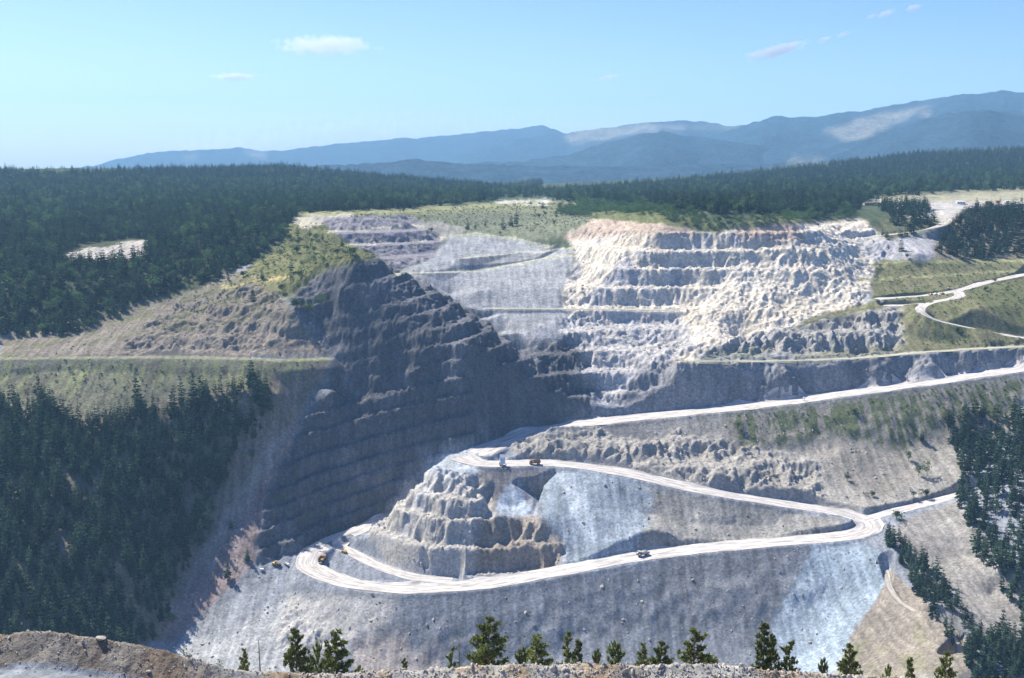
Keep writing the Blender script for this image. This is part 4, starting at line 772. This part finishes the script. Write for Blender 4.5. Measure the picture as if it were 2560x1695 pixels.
def haul_truck(label, x, y, z, rz, paint, load=False, tip=0, group="haul trucks on the mine road"):
    """rigid dump truck, nose towards +x, 9.3 m long"""
    t = thing("haul_truck", label, "dump truck", (x, y, z), rz, group)
    b = MB(); b.box(-3.6, 4.2, -.75, .75, .95, 1.45); b.box(-3.1, -1.7, -1.2, 1.2, .75, 1.2); b.box(3.9, 4.4, -1.75, 1.75, .8, 1.5); b.build("chassis", M_dark, t, .05)
    b = MB(); b.prism([(1.9, 1.4), (4.3, 1.4), (4.35, 2.35), (3.9, 2.6), (1.9, 2.7)], -1.75, .2); hd = b.build("hood", paint, t, .06)
    g_ = MB(); g_.box(4.36, 4.42, -1.3, -.2, 1.55, 2.3); g_.build("radiator", M_dark, hd)
    b = MB(); b.prism([(1.7, 1.45), (3.5, 1.45), (3.35, 3.2), (1.8, 3.3)], .35, 1.75); cb = b.build("cab", paint, t, .05)
    g_ = MB(); g_.prism([(3.51, 2.3), (3.47, 3.0), (3.52, 3.0), (3.56, 2.3)], .5, 1.6); g_.box(2.0, 3.2, 1.76, 1.8, 2.3, 3.0); g_.build("window", M_glass, cb)
    for sy in (-1, 1):
        wheel(t, 2.9, sy * 1.75, .95, .7); wheel(t, -2.3, sy * 1.6, .98, 1.25)
        h = MB(); h.tube([(4.4, sy * 1.45, 1.25), (4.47, sy * 1.45, 1.25)], [.16, .16], 10); h.build("headlight", M_white, t)
        f = MB(); f.prism([(1.85, 1.85), (2.05, 2.05), (3.75, 2.05), (3.95, 1.8), (3.95, 1.72), (1.85, 1.75)], sy * 1.4, sy * 2.15); f.build("fender", paint, t)
    # bed: hollow V-floored body with a canopy over the cab, hinged at the rear
    piv = Vector((-3.3, 0, 1.6)); b = MB()
    fl = [(-4.3, 2.35), (-3.2, 1.62), (1.2, 1.75), (1.75, 3.35), (4.0, 3.75), (4.0, 3.88), (1.55, 3.5), (1.05, 1.95), (-3.15, 1.8), (-4.25, 2.5)]
    b.prism(fl, -1.85, 1.85)
    for sy in (-1, 1):
        side = [(-4.3, 2.35), (-3.2, 1.62), (1.2, 1.75), (1.75, 3.4), (-3.6, 3.25)]; b.prism(side, sy * 1.85 - .06, sy * 1.85 + .06)
        for q in range(4): b.box(-2.9 + q * 1.15, -2.7 + q * 1.15, sy * 1.9, sy * 2.02, 1.75, 3.2)
        b.box(-3.5, 1.7, sy * 1.88, sy * 2.05, 3.2, 3.4)
    bed = b.build("dump_bed", paint, t, .0)
    if load:
        l = MB(); g2 = np.random.default_rng(3); n1_, n2_ = 12, 9; V = []
        for i in range(n1_):
            for j in range(n2_):
                a, c = i / (n1_ - 1), j / (n2_ - 1); V.append((-3.5 + 4.9 * a, -1.75 + 3.5 * c, 2.75 + 1.25 * math.sin(math.pi * min(1, max(0, a * .95 + .02))) * math.sin(math.pi * c) + g2.normal(0, .08)))
        l.add(V, [(i * n2_ + j, i * n2_ + j + 1, (i + 1) * n2_ + j + 1, (i + 1) * n2_ + j) for i in range(n1_ - 1) for j in range(n2_ - 1)]); l.build("ore_load", M_stone, bed)
    if tip:
        R_ = Matrix.Translation(piv) @ Matrix.Rotation(-tip, 4, "Y") @ Matrix.Translation(-piv); bed.matrix_local = R_
        h = MB(); h.tube([(0.2, .5, 1.3), tuple(R_ @ Vector((0.6, .5, 1.7)))], [.13, .1], 8); h.tube([(0.2, -.5, 1.3), tuple(R_ @ Vector((0.6, -.5, 1.7)))], [.13, .1], 8); h.build("hoist_ram", M_grey, t)
    r_ = MB(); r_.tube([(4.3, .9, 1.0), (4.3, .9, 2.0)], [.04, .04], 5); r_.tube([(4.3, 1.5, 1.0), (4.3, 1.5, 2.0)], [.04, .04], 5)
    for q in range(4): r_.tube([(4.3, .9, 1.1 + q * .25), (4.3, 1.5, 1.1 + q * .25)], [.03, .03], 5)
    r_.build("ladder", M_grey, t); return t
def rz_along(u0, v0, u1, v1, z): a, b = P(u0, v0, z), P(u1, v1, z); return math.atan2(b[1] - a[1], b[0] - a[0])
def spot(u, v): x, y, z = at(u, v); return x, y, z + .24
x, y, z = spot(1608, 1391); haul_truck("dark loaded dump truck alone on the lower haul road above the grey scree", x, y, z, rz_along(1650, 1384, 1560, 1396, -267), M_grey, True)
x, y, z = spot(806, 1406); haul_truck("dump truck with rusty orange bed edge on the lower left road bend", x, y, z, rz_along(800, 1410, 850, 1345, -284), M_ochre)
x, y, z = spot(1338, 1162); haul_truck("dark dump truck with orange nose on the middle road behind the white one", x, y, z, rz_along(1400, 1160, 1290, 1160, -226), M_ochre)
x, y, z = spot(1256, 1164); t = haul_truck("white dump truck tipping its raised bed at the edge of the dark pit notch", x, y, z, rz_along(1256, 1168, 1244, 1135, -226), M_white, False, rad(42)); 
def wheel_loader(label, x, y, z, rz):
    t = thing("wheel_loader", label, "loader", (x, y, z), rz)
    b = MB(); b.prism([(-2.9, 1.0), (-.3, 1.0), (-.3, 2.0), (-2.7, 2.1), (-2.9, 1.8)], -1.1, 1.1); b.build("engine_cover", M_yellow, t, .08)
    b = MB(); b.box(-.2, 1.5, -.8, .8, .9, 1.6); b.build("front_frame", M_yellow, t, .05)
    b = MB(); b.prism([(-1.0, 2.0), (.4, 2.0), (.25, 3.3), (-.85, 3.3)], -.75, .75); c = b.build("cab", M_yellow, t, .04)
    g_ = MB(); g_.box(-.75, .15, -.78, .78, 2.35, 3.1); g_.build("window", M_glass, c)
    for sx in (-1.9, 1.1):
        for sy in (-1, 1): wheel(t, sx, sy * 1.15, .85, .65)
    b = MB()
    for sy in (-.65, .65): b.tube([(.4, sy, 1.7), (1.8, sy, 1.5), (2.7, sy, .6)], [.16, .16, .14], 6)
    b.build("lift_arm", M_yellow, t)
    b = MB(); b.prism([(2.6, .1), (3.6, .05), (3.65, .15), (2.9, .35), (2.75, 1.1), (3.0, 1.5), (2.9, 1.55), (2.55, 1.1)], -1.4, 1.4); b.build("bucket", M_dark, t); return t
x, y, z = spot(691, 1417); wheel_loader("yellow wheel loader parked at the foot of the shaded pit wall", x, y, z, rad(-15))
def bulldozer(label, x, y, z, rz):
    t = thing("bulldozer", label, "bulldozer", (x, y, z), rz)
    for sy in (-1, 1):
        b = MB(); b.prism([(-1.7, .25), (-1.4, .02), (1.4, .02), (1.8, .3), (1.7, .75), (1.3, .95), (-1.3, .95), (-1.75, .7)], sy * .95 - .27, sy * .95 + .27); b.build("track", M_dark, t, .04)
    b = MB(); b.prism([(-.1, .6), (1.9, .6), (1.9, 1.5), (-.1, 1.65)], -.62, .62); b.build("hood", M_yellow, t, .05)
    b = MB(); b.box(-1.6, -.1, -.75, .75, .6, 1.35); b.build("seat_deck", M_yellow, t, .04)
    b = MB()
    for px in (-1.5, -.15):
        for py in (-.65, .65): b.tube([(px, py, 1.3), (px, py, 2.6)], [.05, .05], 5)
    b.box(-1.65, 0, -.8, .8, 2.6, 2.7); b.build("canopy", M_yellow, t)
    b = MB(); b.prism([(2.3, .05), (2.42, .05), (2.3, .6), (2.45, 1.2), (2.35, 1.25), (2.18, .6)], -1.6, 1.6); b.build("blade", M_yellow, t)
    b = MB()
    for sy in (-1.25, 1.25): b.tube([(-.2, sy, .45), (2.25, sy, .4)], [.1, .1], 5)
    b.build("push_arm", M_dark, t); return t
x, y, z = spot(862, 1383); bulldozer("small yellow bulldozer at the top of the loop track below the terraced hill", x, y, z, rad(130))
def pickup(label, x, y, z, rz, paint, grp=None):
    t = thing("pickup_truck", label, "pickup", (x, y, z), rz, grp)
    b = MB(); b.prism([(-2.6, .5), (2.5, .5), (2.55, 1.05), (1.1, 1.15), (-.8, 1.15), (-2.6, 1.1)], -.92, .92); b.build("body", paint, t, .06)
    b = MB(); b.prism([(-.85, 1.14), (1.0, 1.14), (.45, 1.75), (-.65, 1.78)], -.82, .82); c = b.build("cab", paint, t, .05)
    g_ = MB(); g_.prism([(-.6, 1.22), (.75, 1.22), (.4, 1.65), (-.55, 1.67)], -.835, .835); g_.build("window", M_glass, c)
    b = MB(); b.box(-2.45, -.95, -.75, .75, 1.1, 1.16); b.build("cargo_bed", M_dark, t)
    for sx in (-1.7, 1.6):
        for sy in (-1, 1): wheel(t, sx, sy * .82, .38, .25)
    for sy in (-1, 1): h = MB(); h.box(2.53, 2.58, sy * .7 - .14, sy * .7 + .14, .8, .95); h.build("headlight", M_glass, t)
    return t
x, y, z = spot(716, 1415); pickup("white pickup beside the yellow wheel loader at the road end", x, y, z, rad(-40), M_white)
GR_ = "vehicles on the upper gravel road"
for u, v, m, lab in ((2327, 739, M_red, "red pickup leading the row on the upper gravel road"), (2338, 738, M_white, "white pickup between two red ones on the upper gravel road"), (2355, 736, M_red, "red pickup last in the row near the road fork")):
    x, y, z = spot(u, v); pickup(lab, x, y, z, rz_along(2355, 736, 2300, 741, -125), m, GR_)
x, y, z = spot(2371, 724); pickup("grey pickup parked off the road above the fork", x, y, z - .24, rad(10), M_grey, GR_)
def hut(name, label, u, v, L, Wd, H, rz, wall, roof, cat, pitch=.6):
    x, y, z = at(u, v); t = thing(name, label, cat, (x, y, z - .1), rz)
    b = MB(); b.box(-L / 2, L / 2, -Wd / 2, Wd / 2, -.3, H); w_ = b.build("wall", wall, t)
    r_ = MB(); r_.prism([(-Wd / 2 - .25, H - .02), (0, H + pitch), (Wd / 2 + .25, H - .02), (0, H + pitch + .12)][:0] or [(-Wd / 2 - .25, H), (Wd / 2 + .25, H), (0, H + pitch)], -L / 2 - .2, L / 2 + .2, "x"); r_.build("roof", roof, t)
    k = max(1, int(L // 3))
    for i in range(k):
        cx = -L / 2 + L * (i + .5) / k; g_ = MB(); g_.box(cx - .5, cx + .5, -Wd / 2 - .03, -Wd / 2 + .02, H * .4, H * .78); f = g_.build("window", M_glass, t)
        s_ = MB(); s_.box(cx - .6, cx + .6, -Wd / 2 - .09, -Wd / 2 - .03, H * .34, H * .4); s_.build("sill", M_grey, f)
    d = MB(); d.box(L / 2 - .1, L / 2 + .03, -.5, .5, 0, H * .8); d.build("door", M_dark, t); return t
hut("site_office", "long white office hut on the far gravel yard", 2401, 509, 11, 3.5, 2.8, rad(6), M_white, M_white, "hut")
hut("shed", "small dark red shed beside the far gravel yard", 2494, 507, 4, 3.5, 2.6, rad(-8), M_red, M_roof, "shed")
hut("storage_hut", "small white hut on the far yard right of the red shed", 2518, 507, 5, 3, 2.6, rad(4), M_white, M_white, "hut")
hut("shed", "low grey shed at the forest edge left of the far yard", 2171, 513, 12, 6, 3, rad(5), M_grey, M_roof, "shed")
x, y, z = at(2471, 510); haul_truck("orange dump truck on the far gravel yard near the red shed", x, y, z, rad(20), M_ochre, False, 0, None)
# lamp-like pale marker beside the upper haul road, and a white box at the road end
x, y, z = at(2010, 1003); t = thing("water_tank", "small white tank on a dark stand beside the upper haul road", "tank", (x, y, z))
b = MB(); b.tube([(-.9, 0, 2.7), (-.75, 0, 2.7), (.75, 0, 2.7), (.9, 0, 2.7)], [.35, .75, .75, .35], 16); b.build("tank", M_white, t)
for px in (-.6, .6):
    for py in (-.5, .5): b = MB(); b.tube([(px, py, -.3), (px * .8, py * .8, 2.2)], [.08, .07], 6); b.build("leg", M_dark, t)
x, y, z = at(655, 1426); t = thing("storage_box", "small white box at the very end of the lower road", "box", (x, y, z))
b = MB(); b.box(-1.1, 1.1, -.8, .8, 0, 1.3); b.build("body", M_white, t, .05); b = MB(); b.prism([(-.9, 1.3), (.9, 1.3), (.7, 1.45), (-.7, 1.45)], -1.2, 1.2, "x"); b.build("lid", M_white, t, .03)

# ------------------------------------------------------------------ sky, sun, haze
SUN_AZ, SUN_EL = rad(-46), rad(49)                     # azimuth from +Y towards +X
w = bpy.data.worlds.new("World"); scene.world = w; w.use_nodes = True; nt = w.node_tree
sky = nt.nodes.new("ShaderNodeTexSky"); sky.sky_type = "NISHITA"; sky.sun_disc = False
sky.sun_elevation = SUN_EL; sky.sun_rotation = SUN_AZ; sky.air_density = 1.0; sky.dust_density = 1.8; sky.ozone_density = 6.0; sky.altitude = 900
bg = nt.nodes["Background"]; bg.inputs[1].default_value = .09
hs = nt.nodes.new('ShaderNodeHueSaturation'); hs.inputs['Saturation'].default_value = 1.2; hs.inputs['Hue'].default_value = .516
nt.links.new(sky.outputs[0], hs.inputs['Color']); nt.links.new(hs.outputs[0], bg.inputs[0])
sd = bpy.data.lights.new("sun", "SUN"); sd.energy = 5.0; sd.angle = rad(.5); sd.color = (1, .95, .85)
so = bpy.data.objects.new("sun", sd); COL.objects.link(so)
to_sun = Vector((math.sin(SUN_AZ) * math.cos(SUN_EL), math.cos(SUN_AZ) * math.cos(SUN_EL), math.sin(SUN_EL)))
so.rotation_euler = (-to_sun).to_track_quat("-Z", "Y").to_euler(); so.location = to_sun * 3000

def haze_mat(nt, out):
    v = N(nt, "ShaderNodeVolumePrincipled", Density=6.5e-5, Anisotropy=.1); v.inputs["Color"].default_value = (.38, .69, 1.0, 1)
    nt.links.new(v.outputs[0], out.inputs["Volume"])
bx = bmesh.new(); bmesh.ops.create_cube(bx, size=1)
me = bpy.data.meshes.new("haze"); bx.to_mesh(me); me.materials.append(mat("haze_air", haze_mat))
hz = link("haze", me); hz.scale = (24000, 15600, 1250); hz.location = (0, 7600, 175)
tag(hz, "thin blue summer haze filling the valley", "haze", None, "stuff")

scene.view_settings.view_transform = "Standard"; scene.view_settings.look = "None"
scene.view_settings.exposure = .95; scene.view_settings.gamma = 1
c = scene.cycles
c.max_bounces = 4; c.diffuse_bounces = 2; c.glossy_bounces = 1; c.transmission_bounces = 2; c.transparent_max_bounces = 4; c.volume_bounces = 1
c.use_denoising = True; c.use_adaptive_sampling = True; c.adaptive_threshold = .02

def cloud_mat(dens, sx, sz):
    def f(nt, out):
        co = N(nt, "ShaderNodeTexCoord"); ln = N(nt, "ShaderNodeVectorMath", operation="LENGTH"); nt.links.new(co.outputs["Object"], ln.inputs[0])
        mp = N(nt, "ShaderNodeMapping"); mp.inputs["Scale"].default_value = (sx, 1.5, sz); nt.links.new(co.outputs["Object"], mp.inputs[0])
        n_ = N(nt, "ShaderNodeTexNoise", Scale=1.6, Detail=4, Roughness=.6); nt.links.new(mp.outputs[0], n_.inputs["Vector"])
        a = N(nt, "ShaderNodeMath", operation="SUBTRACT"); nt.links.new(ramped(nt, n_.outputs[0], -.45, .75, .25, .75), a.inputs[0])
        nt.links.new(ramped(nt, ln.outputs["Value"], -.95, .75, 0, 1), a.inputs[1])
        v = N(nt, "ShaderNodeVolumePrincipled", Anisotropy=.7); v.inputs["Color"].default_value = (1, .99, .98, 1)
        nt.links.new(ramped(nt, a.outputs[0], 0, dens * .75, 0, .5), v.inputs["Density"]); nt.links.new(v.outputs[0], out.inputs["Volume"])
    return f
for u, v, hw_, hh, D, tilt, dens, lab in ((812, 113, 172, 36, 16000, 0, .006, "large smooth lens shaped white cloud high over the left forest"), (584, 192, 80, 15, 16000, 1, .018, "small flat lens cloud below the large one"),
        (1938, 127, 112, 22, 17000, -13, .014, "long ragged white cloud streak slanting over the right hills"), (2060, 98, 30, 11, 17000, -13, .014, "small torn puff at the upper end of the slanting streak"), (2108, 86, 26, 11, 17000, -10, .014, "last torn puff beyond the slanting streak"),
        (2216, 33, 36, 12, 17000, -14, .014, "small pale puff near the top edge of the sky"), (2284, 19, 30, 14, 17000, -10, .014, "rightmost small puff near the top edge of the sky"), (2180, 40, 24, 9, 17000, -14, .011, "faintest wisp next to the pale puffs at the top"),
        (1520, 193, 50, 11, 18000, -8, .008, "faint thin wisp above the middle hills"), (820, 350, 760, 80, 42000, -5, .0022, "broad white cloud bank low behind the left hills")):
    bm = bmesh.new(); bmesh.ops.create_icosphere(bm, subdivisions=3, radius=1); me = bpy.data.meshes.new("cloud"); bm.to_mesh(me); bm.free(); me.materials.append(mat("cloud_vapour", cloud_mat(dens, hw_ / 40, 1)))
    o = link("cloud", me); p_ = PD(u, v, D); o.location = p_; k = D / F; o.scale = (hw_ * k, min(hw_ * k, 900) * .6, hh * k); o.rotation_euler = (0, rad(tilt), 0); tag(o, lab, "cloud", "clouds in the sky")
c.volume_step_rate = 1.0; c.volume_max_steps = 256

for u, v, hw_, hh, D, dens, lab in ((1310, 458, 60, 30, 2500, .0022, "pale dust drifting over the forest behind the pit"), (868, 1338, 46, 12, 838, .03, "thin dust hanging over the road below the shaded wall")):
    bm = bmesh.new(); bmesh.ops.create_icosphere(bm, subdivisions=3, radius=1); me = bpy.data.meshes.new("dust"); bm.to_mesh(me); bm.free(); me.materials.append(mat("dust_air", cloud_mat(dens, 1.2, 1)))
    o = link("dust", me); o.location = PD(u, v, D); k = D / F; o.scale = (hw_ * k, hw_ * k * .7, hh * k); tag(o, lab, "dust", None, "stuff")
